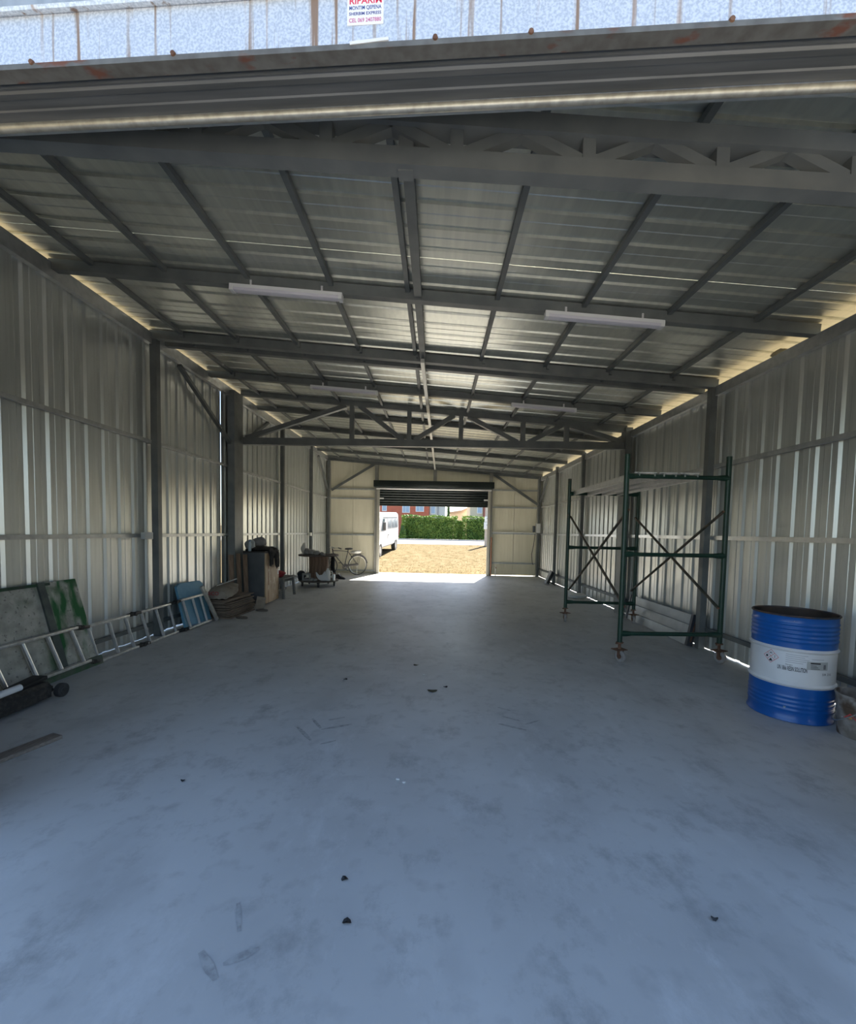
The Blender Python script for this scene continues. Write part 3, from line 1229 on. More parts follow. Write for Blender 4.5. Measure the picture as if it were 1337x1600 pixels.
def leanquad(y0b, y0t, y1b, y1t, z0, z1, th, off=0):
    q = nb()
    poly = [(y0b, z0), (y1b, z0), (y1t, z1), (y0t, z1)]
    prism(q, poly, lambda u, v, d: (lean(v) + d, u, v), off, off + th)
    return q


wpart('panel', leanquad(2.9, 2.85, 4.18, 4.10, .0, .915, .018), BOARD, t)
wpart('panel', leanquad(4.13, 4.05, 4.52, 4.42, .0, .93, .016, .02), BOARD, t)
wpart('joint_strip', leanquad(4.06, 3.99, 4.14, 4.06, .02, .93, .02, .02), mat('dark_strip', (.06, .07, .065), (.10, .12, .1), rough=.7, scale=9), t)
wpart('top_rail', leanquad(2.85, 2.85, 4.12, 4.12, .90, .925, .02, .018), mat('dark_green_rail', (.02, .07, .03), (.04, .05, .04), rough=.7, scale=9), t)
wpart('foot_rail', leanquad(3.7, 3.7, 4.54, 4.54, .0, .09, .02, .037), mat('green_rail', (.03, .10, .04), (.10, .11, .09), rough=.7, scale=9), t)

# ------------------------------------------------------------------ folding ladder on its edge
LAD = mat('ladder_aluminium', (.50, .48, .45), (.66, .65, .62), rough=.38, metal=.6, scale=25)
t = thing('folding_ladder', 'aluminium hinged ladder lying on its edge along the left wall', 'ladder', (-3.6, 5.2, 0))
SECT = [(3.02, 4.26, -3.585, -3.66, .09, .45, (3.12, 3.40, 3.68, 3.93, 4.19)), (4.40, 5.10, -3.64, -3.70, .02, .415, (4.45, 4.74, 5.0)),
        (5.20, 5.90, -3.63, -3.695, .02, .42, (5.27, 5.55, 5.82)), (5.99, 6.60, -3.555, -3.63, .03, .45, (6.05, 6.29, 6.50))]
SKEW = .07                                   # the ladder racks over: lower rail sits further along
for i, (y0, y1, xb, xt, zb, zt, ry) in enumerate(SECT):
    for x, z, dy in ((xb, zb, SKEW), (xt, zt, 0)):
        b = nb()
        bar(b, (x, y0 + dy, z), (x, y1 + dy, z), .055, .028, bev=.005)
        wpart('rail', b, LAD, t)
    for y in ry:
        b = nb()
        tube(b, [(xb, y + SKEW, zb), (xt, y, zt)], .018, 8)
        wpart('rung', b, ALU, t)
for i in range(3):
    a, c = SECT[i], SECT[i + 1]
    for j in (0, 1):
        dy = SKEW if j == 0 else 0
        b = nb()
        bar(b, (a[2 + j], a[1] - .05 + dy, a[4 + j]), (c[2 + j], c[0] + .05 + dy, c[4 + j]), .058, .034, bev=.008)
        h_ = wpart('hinge', b, BLACK, t)
        b = nb()
        m1 = (Vector((a[2 + j], a[1] + dy, a[4 + j])) + Vector((c[2 + j], c[0] + dy, c[4 + j]))) / 2
        lathe(b, [(0, -.034), (.024, -.034), (.024, .034), (0, .034)], 14, m1, Matrix.Rotation(PI / 2, 3, 'Y'))
        wpart('hinge_disc', b, BLACK, t, parent=h_)
for a, c in (((-3.50, 6.77, .014), (-3.63, 6.55, .58)), ((-3.56, 3.40, .015), (-3.67, 3.28, .55))):
    b = nb()
    bar(b, a, c, .06, .035, (1, 0, 0), bev=.006)
    wpart('stabiliser_bar', b, mat('worn_bar', (.36, .34, .30), (.48, .46, .42), rough=.6, metal=.3, scale=15), t)

# ------------------------------------------------------------------ low trolley, pipe and plank in the near left corner
t = thing('low_trolley', 'low black wheeled trolley beam under the leaning board', 'trolley', (-3.36, 3.1, 0))
TROL = mat('oily_black_steel', (.018, .018, .018), (.06, .055, .05), rough=.6, scale=26, lo=.45, hi=.7)
b = nb()
prism(b, [(-3.44, .03), (-3.25, .03), (-3.25, .13), (-3.28, .16), (-3.41, .16), (-3.44, .13)], lambda u, v, d: (u, d, v), 2.3, 3.52)
wpart('beam', b, TROL, t)
b = nb()
box(b, (-3.37, 3.42, .175), (.13, .26, .03), Matrix.Rotation(.1, 3, 'X'), bev=.006)
wpart('saddle_plate', b, BLACK, t)
for x in (-3.455, -3.235):
    b = nb()
    lathe(b, [(0, -.025), (.03, -.025), (.034, -.018), (.046, -.022), (.058, -.02), (.060, 0), (.058, .02), (.046, .022), (.034, .018), (.03, .025), (0, .025)], 24, (x, 3.60, .060), Matrix.Rotation(PI / 2, 3, 'Y'))
    w = wpart('wheel', b, RUBBER, t)
    b = nb()
    lathe(b, [(0, -.03), (.014, -.03), (.014, .03), (0, .03)], 10, (x, 3.60, .060), Matrix.Rotation(PI / 2, 3, 'Y'))
    wpart('wheel_hub', b, TROL, t, parent=w)
b = nb()
tube(b, [(-3.47, 3.60, .06), (-3.22, 3.60, .06)], .012, 8)
box(b, (-3.36, 3.54, .07), (.1, .12, .05))
wpart('axle', b, TROL, t)
b = nb()
tube(b, [(-3.30, 2.3, .195), (-3.28, 2.9, .195), (-3.25, 3.25, .21)], .026, 12)
single('white_pipe', b, WHITE, 'short white plastic pipe end resting on the low black trolley', 'pipe')
b = nb()
bar(b, (-2.93, 1.95, .014), (-2.63, 2.89, .014), .10, .026, bev=.004)
single('loose_plank', b, mat('weathered_wood', (.16, .135, .11), (.25, .21, .18), rough=.85, scale=14, stretch=(8, 1, 8)), 'weathered wooden plank lying on the floor at the left edge', 'plank')

# ------------------------------------------------------------------ blue board
b = nb()
prism(b, [(6.10, .005), (6.80, .005), (6.84, .60), (6.78, .645), (6.26, .66), (6.16, .62)], lambda u, v, d: (-3.64 - .17 * v / .65 + d, u - .04 * v, v), 0, .035)
single('foam_board', b, mat('blue_foam', (.09, .25, .37), (.12, .30, .42), rough=.6, scale=6), 'light blue insulation board leaning on the left wall behind the ladder', 'board')

# ------------------------------------------------------------------ stack of brown sheets with a sack on it
PLY = mat('brown_sheet', (.125, .09, .066), (.22, .165, .12), rough=.85, scale=8, stretch=(1, 1, 12))
for k in range(11):
    b = nb()
    y0, y1 = 6.86 + rnd.uniform(-.02, .05), 7.84 + rnd.uniform(-.10, .02)
    x0, x1 = -3.72 + rnd.uniform(-.03, .03), -3.36 + rnd.uniform(-.03, .02) - .006 * k
    z = .012 + k * .029
    poly = [(x0, y0 + .02), (x1 - .05, y0), (x1, y0 + .05), (x1 + .04, y1), (x0, y1)]
    wob = [rnd.uniform(-.003, .003) for _ in poly]
    prism(b, poly, lambda u, v, d: (u, v, d), z - .010, z + .008 + .004 * (k % 3 == 0))
    pos = 'bottom' if k == 0 else 'top' if k == 10 else None
    lab = {0: 'bottom brown sheet of the stack beside the blue board', 10: 'top brown sheet of the stack, under the printed sack'}.get(k, 'brown sheet in the stack beside the blue board, ' + ('', 'second', 'third', 'fourth', 'fifth', 'sixth', 'seventh', 'eighth', 'ninth', 'tenth')[k % 10] + ' from the floor')
    single('brown_sheet', b, PLY, lab, 'sheet', 'stacked brown sheets')
SACK = mat('paper_sack', (.22, .18, .14), (.33, .28, .22), rough=.85, scale=7)
t = thing('paper_sack', 'crumpled beige sack with red lettering on the stack of brown sheets', 'sack', (-3.55, 7.1, .32))
b = nb()
bmt = bmesh.new()
bmesh.ops.create_cube(bmt, size=1)
bmesh.ops.subdivide_edges(bmt, edges=bmt.edges, cuts=5, use_grid_fill=True)
vm = {}
for v in bmt.verts:
    p = v.co.copy()
    k = 1 - .35 * (abs(p.z) * 2) ** 3 * .8
    q = Vector((p.x * .36 * (1 - .25 * (2 * abs(p.y)) ** 3), p.y * .50 * (1 - .1 * (2 * abs(p.x)) ** 2), p.z * .21 * (1 - .45 * max(abs(2 * p.x), abs(2 * p.y)) ** 3)))
    q += Vector((.010 * math.sin(23 * p.y + 9 * p.z), .008 * math.sin(19 * p.x), .010 * math.sin(17 * p.x + 21 * p.y)))
    vm[v] = b.verts.new(q + Vector((-3.555, 7.1, .435 + .08 * p.y)))
for f_ in bmt.faces:
    b.faces.new([vm[v] for v in f_.verts])
bmt.free()
wpart('body', b, SACK, t)
text_part('LECO', .085, lambda u, v: Vector((-3.555 + .10, 7.1 - .275, .43)) - t.location + Vector((u - .26, .0 + .02 * v, v - .03)), mat('sack_red', (.35, .05, .05), rough=.8), t, bold=True)
b = nb()
bar(b, (-3.62, 6.98, .535), (-3.42, 7.28, .625), .018, .012)
single('white_stick', b, mat('pale_stick', (.55, .53, .48), rough=.6), 'thin pale stick lying across the beige sack', 'stick')
b = nb()
box(b, (-3.245, 7.86, .115), (.16, .05, .22), Matrix.Rotation(.18, 3, 'Y') @ Matrix.Rotation(.35, 3, 'Z'), bev=.004)
single('wood_block', b, mat('pale_block', (.24, .19, .14), (.32, .26, .2), rough=.8, scale=9), 'short pale wooden block at the end of the brown stack', 'wood')
for (x, y, a, lab) in ((-3.20, 6.98, .3, 'oval dark wooden offcut on the floor beside the brown stack'), (-3.14, 7.66, .5, 'dark wooden offcut on the floor in front of the brown cabinet')):
    b = nb()
    lathe(b, [(0, .0), (.085, .0), (.095, .012), (.085, .03), (0, .032)], 16)
    bmesh.ops.scale(b, verts=b.verts, vec=(.55, 1.25, 1))
    bmesh.ops.rotate(b, verts=b.verts, matrix=Matrix.Rotation(a + 1.0, 3, 'Z'))
    bmesh.ops.translate(b, verts=b.verts, vec=(x, y, 0))
    single('wood_offcut', b, mat('dark_offcut', (.09, .075, .06), (.13, .11, .09), rough=.85, scale=12), lab, 'offcut')

# ------------------------------------------------------------------ cabinet and what leans on it
t = thing('cabinet', 'old plywood cabinet with a grey side and rust streaked door', 'cabinet', (-3.56, 8.6, 0))
b = nb()
box(b, (-3.55, 8.6, .52), (.44, .70, 1.02), bev=.006)
wpart('body', b, mat('grey_cabinet', (.075, .08, .085), (.10, .105, .11), rough=.6, scale=5), t)
RW = mat('rust_streaked_ply', (.36, .25, .15), (.46, .33, .21), rough=.6, scale=5, stretch=(1, 1, .4))
layer(RW, (.17, .055, .02), 4.2, (1, 3.0, .12), .58, .68)
layer(RW, (.52, .42, .30), 14, (1, 1, .6), .58, .70, detail=8)
b = nb()
box(b, (-3.32, 8.6, .52), (.022, .70, .99), bev=.004)
d_ = wpart('door', b, RW, t)
b = nb()
box(b, (-3.305, 8.90, .60), (.012, .035, .10), bev=.003)
wpart('latch', b, WHITE, t, parent=d_)
b = nb()
box(b, (-3.55, 8.6, 1.04), (.48, .74, .025))
wpart('top', b, mat('dark_cabinet_top', (.035, .03, .028), rough=.7), t)
WD = mat('old_plank_wood', (.16, .10, .065), (.27, .185, .125), rough=.8, scale=8, stretch=(10, 10, .6))
for k, (x, w, h, lab) in enumerate(((-3.765, .085, 1.0, 'leftmost upright plank leaning by the grey cabinet side'), (-3.675, .07, 1.02, 'middle upright plank leaning by the grey cabinet side'), (-3.595, .075, 1.0, 'rightmost upright plank leaning by the grey cabinet side'))):
    b = nb()
    box(b, (x + .012, 7.985 if k == 0 else 8.0, h / 2 + .004), (w, .028, h), Matrix.Rotation(-.035, 3, 'Y'))
    if k == 0:
        bmesh.ops.translate(b, verts=b.verts, vec=(0, -.19, 0))
    if k == 1:
        bmesh.ops.translate(b, verts=b.verts, vec=(0, -.10, 0))
    single('upright_plank', b, WD, lab, 'plank', 'planks by the cabinet')
# jacket hanging over the corner
CLOTH = mat('black_cloth', (.008, .008, .009), (.016, .015, .016), rough=.9, scale=20)
t = thing('jacket', 'black jacket thrown over the top of the old cabinet', 'jacket', (-3.45, 8.7, 1.05))


def cloth(path, widths, th, n=10):
    """folded strip of cloth: path of centre points, width along Y"""
    q = nb()
    top, bot = [], []
    for i, (p, w) in enumerate(zip(path, widths)):
        rt, rb = [], []
        for k in range(n + 1):
            s = k / n - .5
            wv = .012 * math.sin(9 * s + i * 1.3) + .006 * math.sin(21 * s + i)
            rt.append(q.verts.new((p[0] + wv * .6, p[1] + s * w, p[2] + wv + th / 2 * (1 - (2 * s) ** 4))))
            rb.append(q.verts.new((p[0] + wv * .6 - th * .5, p[1] + s * w, p[2] + wv - th / 2 * (1 - (2 * s) ** 4))))
        top.append(rt)
        bot.append(rb)
    for i in range(len(path) - 1):
        for k in range(n):
            q.faces.new((top[i][k], top[i][k + 1], top[i + 1][k + 1], top[i + 1][k]))
            q.faces.new((bot[i][k + 1], bot[i][k], bot[i + 1][k], bot[i + 1][k + 1]))
        q.faces.new((top[i][0], top[i + 1][0], bot[i + 1][0], bot[i][0]))
        q.faces.new((top[i][n], bot[i][n], bot[i + 1][n], top[i + 1][n]))
    for i in (0, len(path) - 1):
        for k in range(n):
            f4 = (top[i][k], bot[i][k], bot[i][k + 1], top[i][k + 1])
            q.faces.new(f4 if i == 0 else tuple(reversed(f4)))
    return q


wpart('body', cloth([(-3.72, 8.52, 1.07), (-3.62, 8.56, 1.095), (-3.5, 8.6, 1.10), (-3.38, 8.62, 1.095), (-3.30, 8.64, 1.06), (-3.268, 8.66, 1.0), (-3.262, 8.68, .93)], (.34, .44, .5, .54, .52, .46, .40), .08), CLOTH, t)
wpart('sleeve', cloth([(-3.30, 8.74, 1.06), (-3.252, 8.73, .98), (-3.245, 8.72, .88), (-3.242, 8.72, .78), (-3.242, 8.73, .71)], (.20, .19, .17, .15, .13), .05), CLOTH, t)
wpart('sleeve', cloth([(-3.29, 8.46, 1.05), (-3.255, 8.45, .97), (-3.25, 8.44, .88), (-3.25, 8.43, .77)], (.16, .15, .13, .11), .045), CLOTH, t)
PB = mat('plastic_bag', (.33, .36, .36), (.50, .52, .51), rough=.35, scale=9)
b = nb()
lump(b, (-3.70, 8.45, 1.16), (.09, .10, .12), 3, 3, .16)
single('plastic_bag', b, PB, 'crumpled clear grey plastic bag on the cabinet, left of the jacket', 'bag')
b = nb()
lump(b, (-3.62, 8.72, 1.22), (.12, .13, .11), 9, 3, .12)
single('cloth_bundle', b, mat('grey_bundle', (.20, .19, .19), (.32, .30, .29), rough=.85, scale=8), 'grey cloth bundle on the cabinet behind the black jacket', 'bundle')
t = thing('plastic_bottle', 'clear water bottle standing on the cabinet top', 'bottle', (-3.64, 8.30, 1.053))
b = nb()
lathe(b, [(0, 0), (.03, 0), (.033, .01), (.033, .13), (.028, .15), (.013, .175), (.012, .19), (0, .19)], 16)
obj('body', b, mat('pale_bottle', (.45, .52, .56), rough=.2), t)
b = nb()
lathe(b, [(.0, .19), (.015, .19), (.015, .21), (0, .21)], 12)
obj('cap', b, mat('bottle_cap', (.1, .2, .4)), t)

# ------------------------------------------------------------------ bench
GW = mat('grey_wood', (.10, .098, .09), (.17, .165, .15), rough=.8, scale=9, stretch=(8, 1, 8))
t = thing('wooden_bench', 'small grey wooden bench beside the old cabinet', 'bench', (-3.42, 9.38, 0))
b = nb()
box(b, (-3.42, 9.38, .425), (.40, .82, .03), bev=.004)
wpart('seat', b, GW, t)
for y in (9.06, 9.70):
    for x in (-3.58, -3.26):
        b = nb()
        bar(b, (x, y, .41), (x + (.03 if x > -3.4 else -.03), y + (.03 if y > 9.4 else -.03), 0), .05, .06)
        wpart('leg', b, GW, t)
    b = nb()
    box(b, (-3.42, y, .36), (.32, .025, .08))
    wpart('apron', b, GW, t)
b = nb()
box(b, (-3.42, 9.38, .15), (.04, .62, .05))
wpart('stretcher', b, GW, t)
b = nb()
lump(b, (-3.42, 9.22, .525), (.15, .14, .075), 5, 3, .14)
single('red_bundle', b, mat('red_cloth', (.20, .012, .018), (.28, .02, .025), rough=.7, scale=8), 'dark red cloth bundle on the grey bench', 'bundle')

# ------------------------------------------------------------------ cable drum table on castors
CX, CY = -3.12, 11.35
SPW = mat('dark_spool_wood', (.07, .055, .045), (.12, .095, .08), rough=.8, scale=8)
t = thing('cable_drum_table', 'wooden cable drum table on castors by the left wall', 'cable drum', (CX, CY, 0))
b = nb()
lathe(b, [(0, .135), (.52, .135), (.525, .15), (.52, .17), (0, .17)], 40)
obj('lower_disc', b, SPW, t)
b = nb()
lathe(b, [(0, .80), (.52, .80), (.525, .82), (.52, .84), (0, .84)], 40)
obj('upper_disc', b, SPW, t)
STV = mat('stave_wood', (.14, .085, .055), (.24, .15, .10), rough=.75, scale=7, stretch=(6, 6, .5))
me_st = None
for k in range(16):
    a = 2 * PI * k / 16
    if me_st is None:
        b = nb()
        box(b, (.235, 0, .485), (.03, .088, .63), bev=.004)
        me_st = mesh_of(b, 'stave', STV)
    o = bpy.data.objects.new('stave', me_st)
    COL.objects.link(o)
    o.parent = t
    o.rotation_euler = (0, 0, a)
for k in range(5):
    a = -PI / 2 + 2 * PI * k / 5 + .25
    x, y = .43 * math.cos(a), .43 * math.sin(a)
    b = nb()
    box(b, (x, y, .115), (.06, .06, .04))
    bar(b, (x - .024, y, .05), (x - .024, y, .12), .006, .03)
    bar(b, (x + .024, y, .05), (x + .024, y, .12), .006, .03)
    c_ = obj('castor', b, mat('dark_castor', (.05, .05, .05), rough=.6, metal=.4), t)
    b = nb()
    lathe(b, [(0, -.016), (.044, -.016), (.048, 0), (.044, .016), (0, .016)], 18, (x, y, .048), Matrix.Rotation(PI / 2, 3, 'Y'))
    obj('castor_wheel', b, RUBBER, c_)
# rubble and bags on top
RUB = mat('grey_rubble', (.22, .21, .20), (.38, .37, .35), rough=.9, scale=9)
rub = [(-.24, -.18, .10, 'large grey lump'), (-.10, -.26, .085, 'rounded grey lump'), (-.02, -.10, .07, 'dark grey lump'), (.02, -.30, .075, 'pale grey lump'), (.14, -.24, .05, 'small grey lump'), (.20, -.34, .045, 'small pale lump')]
for i, (x, y, r, nm) in enumerate(rub):
    b = nb()
    lump(b, (CX + x, CY + y, .84 + r * .78), (r * 1.1, r, r * .85), 20 + i, 2, .15)
    single('rubble_lump', b, RUB, nm + ' on the cable drum table, ' + ('leftmost', 'second from left', 'third from left', 'fourth from left', 'fifth from left', 'rightmost')[i], 'rubble', 'rubble on the cable drum')
b = nb()
lump(b, (CX - .40, CY - .02, .98), (.075, .085, .15), 31, 3, .12)
single('white_sack', b, mat('white_sack', (.62, .61, .56), rough=.7), 'small white sack standing at the left of the cable drum top', 'sack')
for i, (x, y, w) in enumerate(((.30, -.2, .12), (.36, .1, .10))):
    b = nb()
    box(b, (CX + x, CY + y, .855), (w, .06, .025), Matrix.Rotation(.5 * i + .3, 3, 'Z'), bev=.004)
    single('tool_bit', b, mat('rusty_tool', (.10, .08, .07), rough=.7), ('flat dark tool near the front of the cable drum top', 'flat dark tool near the right rim of the cable drum top')[i], 'tool')
# on the lower disc
t = thing('concrete_block', 'hollow grey concrete block on the lower disc of the cable drum', 'block', (CX - .22, CY - .36, .171), .25)
b = nb()
for x in (-.085, .085):
    box(b, (x, 0, .095), (.04, .12, .19))
for z in (.02, .17):
    box(b, (0, 0, z), (.13, .12, .04))
obj('shell', b, mat('block_concrete', (.20, .20, .19), (.28, .28, .27), rough=.9, scale=20), t)
b = nb()
lump(b, (CX - .42, CY - .14, .29), (.10, .16, .12), 41, 3, .15)
single('dark_bundle', b, mat('dark_bundle', (.025, .03, .035), (.05, .06, .065), rough=.8, scale=12), 'dark coiled bundle at the left of the lower cable drum disc', 'bundle')
for i, (x, y, r) in enumerate(((-.07, -.42, .055), (.03, -.44, .05))):
    b = nb()
    lump(b, (CX + x, CY + y, .171 + r * .75), (r * 1.2, r, r * .8), 50 + i, 2, .15)
    single('rubble_lump', b, RUB, ('grey lump beside the concrete block on the lower drum disc', 'grey lump beside the white basin on the lower drum disc')[i], 'rubble')
b = nb()
pts = [(-.17, .20), (-.155, .21), (-.08, .13), (.0, .145), (.06, .24), (.11, .16), (.17, .03), (.10, -.005), (-.02, -.01), (-.10, .03), (-.15, .11)]
prism(b, pts, lambda u, v, d: (CX + .20 + u, CY - .40 + d + .35 * u * u + .25 * (v - .1) ** 2, .19 + v), 0, .018)
single('broken_basin', b, mat('white_basin', (.66, .66, .66), rough=.45), 'broken white plastic basin shard on the lower drum disc', 'basin')
t = thing('white_jug', 'white plastic jug with a handle on the lower drum disc', 'jug', (CX + .31, CY - .25, .171))
b = nb()
lathe(b, [(0, 0), (.06, 0), (.068, .02), (.068, .20), (.05, .26), (.028, .29), (.028, .32), (0, .32)], 20)
obj('body', b, WHITE, t)
b = nb()
tube(b, [(.05, 0, .25), (.11, 0, .25), (.125, 0, .2), (.12, 0, .13), (.066, 0, .10)], .012, 8)
obj('handle', b, WHITE, t)
t = thing('spray_can', 'slim silver spray can at the right rim of the lower drum disc', 'can', (CX + .455, CY - .20, .171))
b = nb()
lathe(b, [(0, 0), (.032, 0), (.033, .01), (.033, .15), (.022, .168), (0, .17)], 18)
obj('body', b, ALU, t)
b = nb()
lathe(b, [(0, .168), (.02, .168), (.02, .20), (0, .20)], 14)
obj('cap', b, mat('rust_cap', (.30, .14, .08), rough=.6), t)
b = nb()
tube(b, [(CX + .30, CY + .30, .80), (CX + .36, CY + .1, .72), (CX + .37, CY - .0, .5), (CX + .44, CY - .08, .3), (CX + .46, CY - .08, .19)], [.03, .055, .06, .05, .03], 10)
single('hanging_cloth', b, CLOTH, 'dark cloth hanging from the right rim of the cable drum top', 'cloth')

# ------------------------------------------------------------------ bicycle
t = thing('bicycle', 'old black bicycle leaning against the far wall by the door', 'bicycle', (-3.05, 14.0, 0), math.atan2(.66, .86))
BK = mat('bicycle_black', (.014, .013, .013), (.03, .028, .025), rough=.4, scale=12)
CHR = mat('bicycle_chrome', (.6, .58, .52), rough=.3, metal=.9)
FWX, RWX, WR = -.54, .54, .335
RX = Matrix.Rotation(PI / 2, 3, 'X')
for x in (FWX, RWX):
    b = nb()
    tube(b, [(x + WR * math.cos(2 * PI * k / 40), 0, WR + .0 + WR * .955 * math.sin(2 * PI * k / 40)) for k in range(40)], .017, 8, closed=True)
    w = obj('wheel', b, RUBBER, t)
    b = nb()
    tube(b, [(x + (WR - .024) * math.cos(2 * PI * k / 40), 0, WR + (WR - .036) * math.sin(2 * PI * k / 40)) for k in range(40)], .010, 6, closed=True)
    obj('rim', b, CHR, w)
    for k in range(14):
        a = 2 * PI * k / 14
        b = nb()
        tube(b, [(x, 0, WR), (x + (WR - .03) * math.cos(a), 0, WR + (WR - .04) * math.sin(a))], .002, 4)
        obj('spoke', b, CHR, w)
    b = nb()
    tube(b, [(x, -.05, WR), (x, .05, WR)], .018, 10)
    obj('hub', b, CHR, w)
    b = nb()
    a0, a1 = ((.15, 2.3) if x > 0 else (.9, 2.9))
    tube(b, [(x + (WR + .025) * math.cos(a0 + (a1 - a0) * k / 14), 0, WR + (WR + .025) * math.sin(a0 + (a1 - a0) * k / 14)) for k in range(15)], .022, 6)
    obj('mudguard', b, BK, t)
HD, ST, BB = Vector((-.36, 0, .83)), Vector((.18, 0, .80)), Vector((.06, 0, .30))
for nm, a, c, r in (('top_tube', HD, ST - Vector((.0, 0, .0)), .014), ('down_tube', HD - Vector((-.02, 0, .08)), BB, .016), ('seat_tube', ST + Vector((.01, 0, .06)), BB, .015),
                    ('head_tube', HD + Vector((-.015, 0, .07)), HD + Vector((.03, 0, -.12)), .018)):
    b = nb()
    tube(b, [a, c], r, 8)
    obj(nm, b, BK, t)
for s in (-.05, .05):
    b = nb()
    tube(b, [HD + Vector((.03, s * .5, -.12)), Vector((FWX + .1, s, .5)), Vector((FWX, s, WR))], .010, 6)
    obj('fork_blade', b, BK, t)
    b = nb()
    tube(b, [ST, Vector((RWX, s, WR))], .008, 6)
    obj('seat_stay', b, BK, t)
    b = nb()
    tube(b, [BB, Vector((RWX, s, WR))], .009, 6)
    obj('chain_stay', b, BK, t)
b = nb()
tube(b, [(-.20, -.27, .90), (-.30, -.26, .93), (-.38, -.2, .92), (-.40, -.06, .92), (-.385, 0, .925), (-.40, .06, .92), (-.38, .2, .92), (-.30, .26, .93), (-.20, .27, .90)], .011, 8)
obj('handlebar', b, CHR, t)
b = nb()
tube(b, [HD + Vector((-.015, 0, .05)), (-.385, 0, .925)], .012, 8)
obj('stem', b, CHR, t)
for s in (-.265, .265):
    b = nb()
    tube(b, [(-.18, s, .895), (-.29, s, .93)], .017, 8)
    obj('grip', b, BLACK, t)
b = nb()
lump(b, (.21, 0, .885), (.14, .085, .035), 2, 3, .06)
obj('saddle', b, BLACK, t)
b = nb()
tube(b, [ST, (.20, 0, .87)], .012, 8)
obj('seat_post', b, CHR, t)
b = nb()
lathe(b, [(.055, -.004), (.095, -.004), (.095, .004), (.055, .004), (.055, -.004)], 28, BB + Vector((0, -.05, 0)), RX)
lathe(b, [(0, -.006), (.03, -.006), (.03, .006), (0, .006)], 12, BB + Vector((0, -.05, 0)), RX)
for k in range(5):
    a = 2 * PI * k / 5
    bar(b, BB + Vector((.02 * math.cos(a), -.05, .02 * math.sin(a))), BB + Vector((.07 * math.cos(a), -.05, .07 * math.sin(a))), .012, .005, (0, 1, 0))
obj('chainring', b, BK, t)
b = nb()
box(b, (.30, -.055, .345), (.46, .012, .075), Matrix.Rotation(-.07, 3, 'Y'), bev=.004)
obj('chain_guard', b, BK, t)
for s, dx, dz in ((-1, .10, -.12), (1, -.10, .12)):
    b = nb()
    tube(b, [BB + Vector((0, s * .06, 0)), BB + Vector((dx, s * .075, dz))], .009, 6)
    c_ = obj('crank', b, CHR, t)
    b = nb()
    box(b, BB + Vector((dx, s * .12, dz)), (.09, .08, .022), bev=.004)
    obj('pedal', b, BLACK, c_)
b = nb()
for s in (-.06, .06):
    tube(b, [(.24, s, .715), (.74, s, .715)], .006, 6)
    tube(b, [(.62, s, .715), (RWX, s * .9, WR)], .005, 6)
for x in (.26, .4, .55, .73):
    tube(b, [(x, -.06, .715), (x, .06, .715)], .005, 6)
obj('carrier', b, BK, t)
b = nb()
tube(b, [(.50, -.04, WR - .02), (.46, -.09, .0)], .008, 6)
obj('kick_stand', b, CHR, t)
o = obj('carrier_bag', lump(nb(), (0, 0, 0), (.19, .10, .055), 61, 3, .14), mat('pale_bag', (.55, .54, .5), (.68, .67, .63), rough=.6, scale=9))
o.location = Matrix.Rotation(math.atan2(.66, .86), 3, 'Z') @ Vector((.46, 0, .775)) + Vector((-3.05, 14.0, 0))
o.rotation_euler = (0, 0, math.atan2(.66, .86))
o['label'] = 'pale plastic bag folded on the bicycle carrier'
o['category'] = 'bag'
t = thing('work_boot', 'black boot on the floor in front of the bicycle', 'boot', (-2.90, 12.95, 0), -.2)
b = nb()
prism(b, [(-.13, 0), (.16, 0), (.165, .035), (.10, .07), (.02, .085), (-.02, .15), (-.12, .15)], lambda u, v, d: (u, d, v), -.045, .045)
bmesh.ops.bevel(b, geom=list(b.edges), offset=.012, segments=2, affect='EDGES')
obj('upper', b, BLACK, t)
b = nb()
box(b, (.015, 0, .008), (.30, .10, .016), bev=.004)
obj('sole', b, RUBBER, t)
b = nb()
lathe(b, [(.03, .148), (.045, .16), (.04, .185), (.03, .18)], 12, (-.07, 0, 0))
obj('cuff', b, mat('pale_cuff', (.5, .48, .42), rough=.8), t)

# ------------------------------------------------------------------ right side oddments
b = nb()
lump(b, (3.36, 10.1, .06), (.20, .16, .07), 71, 3, .16)
single('plastic_bag', b, mat('white_bag', (.60, .60, .57), rough=.5), 'crumpled white plastic bag on the floor by the right wall', 'bag')
t = thing('leaning_speaker', 'dark flat box with pale edges leaning at the right wall foot', 'box', (3.44, 12.75, 0))
b = nb()
box(b, (3.40, 12.75, .21), (.10, .22, .42), Matrix.Rotation(.42, 3, 'Y'), bev=.008)
wpart('shell', b, mat('pale_box_shell', (.34, .33, .31), (.25, .24, .22), rough=.6, scale=8), t)
b = nb()
box(b, (3.405, 12.63, .21), (.075, .012, .37), Matrix.Rotation(.42, 3, 'Y'))
wpart('dark_front', b, BLACK, t)
b = nb()
bar(b, (3.37, 12.6, .1), (3.52, 12.5, .01), .03, .03)
wpart('foot', b, BLACK, t)

b = nb()
lump(b, (3.60, 4.72, 3.476), (.035, .10, .03), 77, 2, .2)
single('foam_scrap', b, mat('yellow_foam', (.40, .33, .18), (.5, .43, .27), rough=.9, scale=12), 'yellowish foam scrap stuffed on the right eaves beam', 'foam')

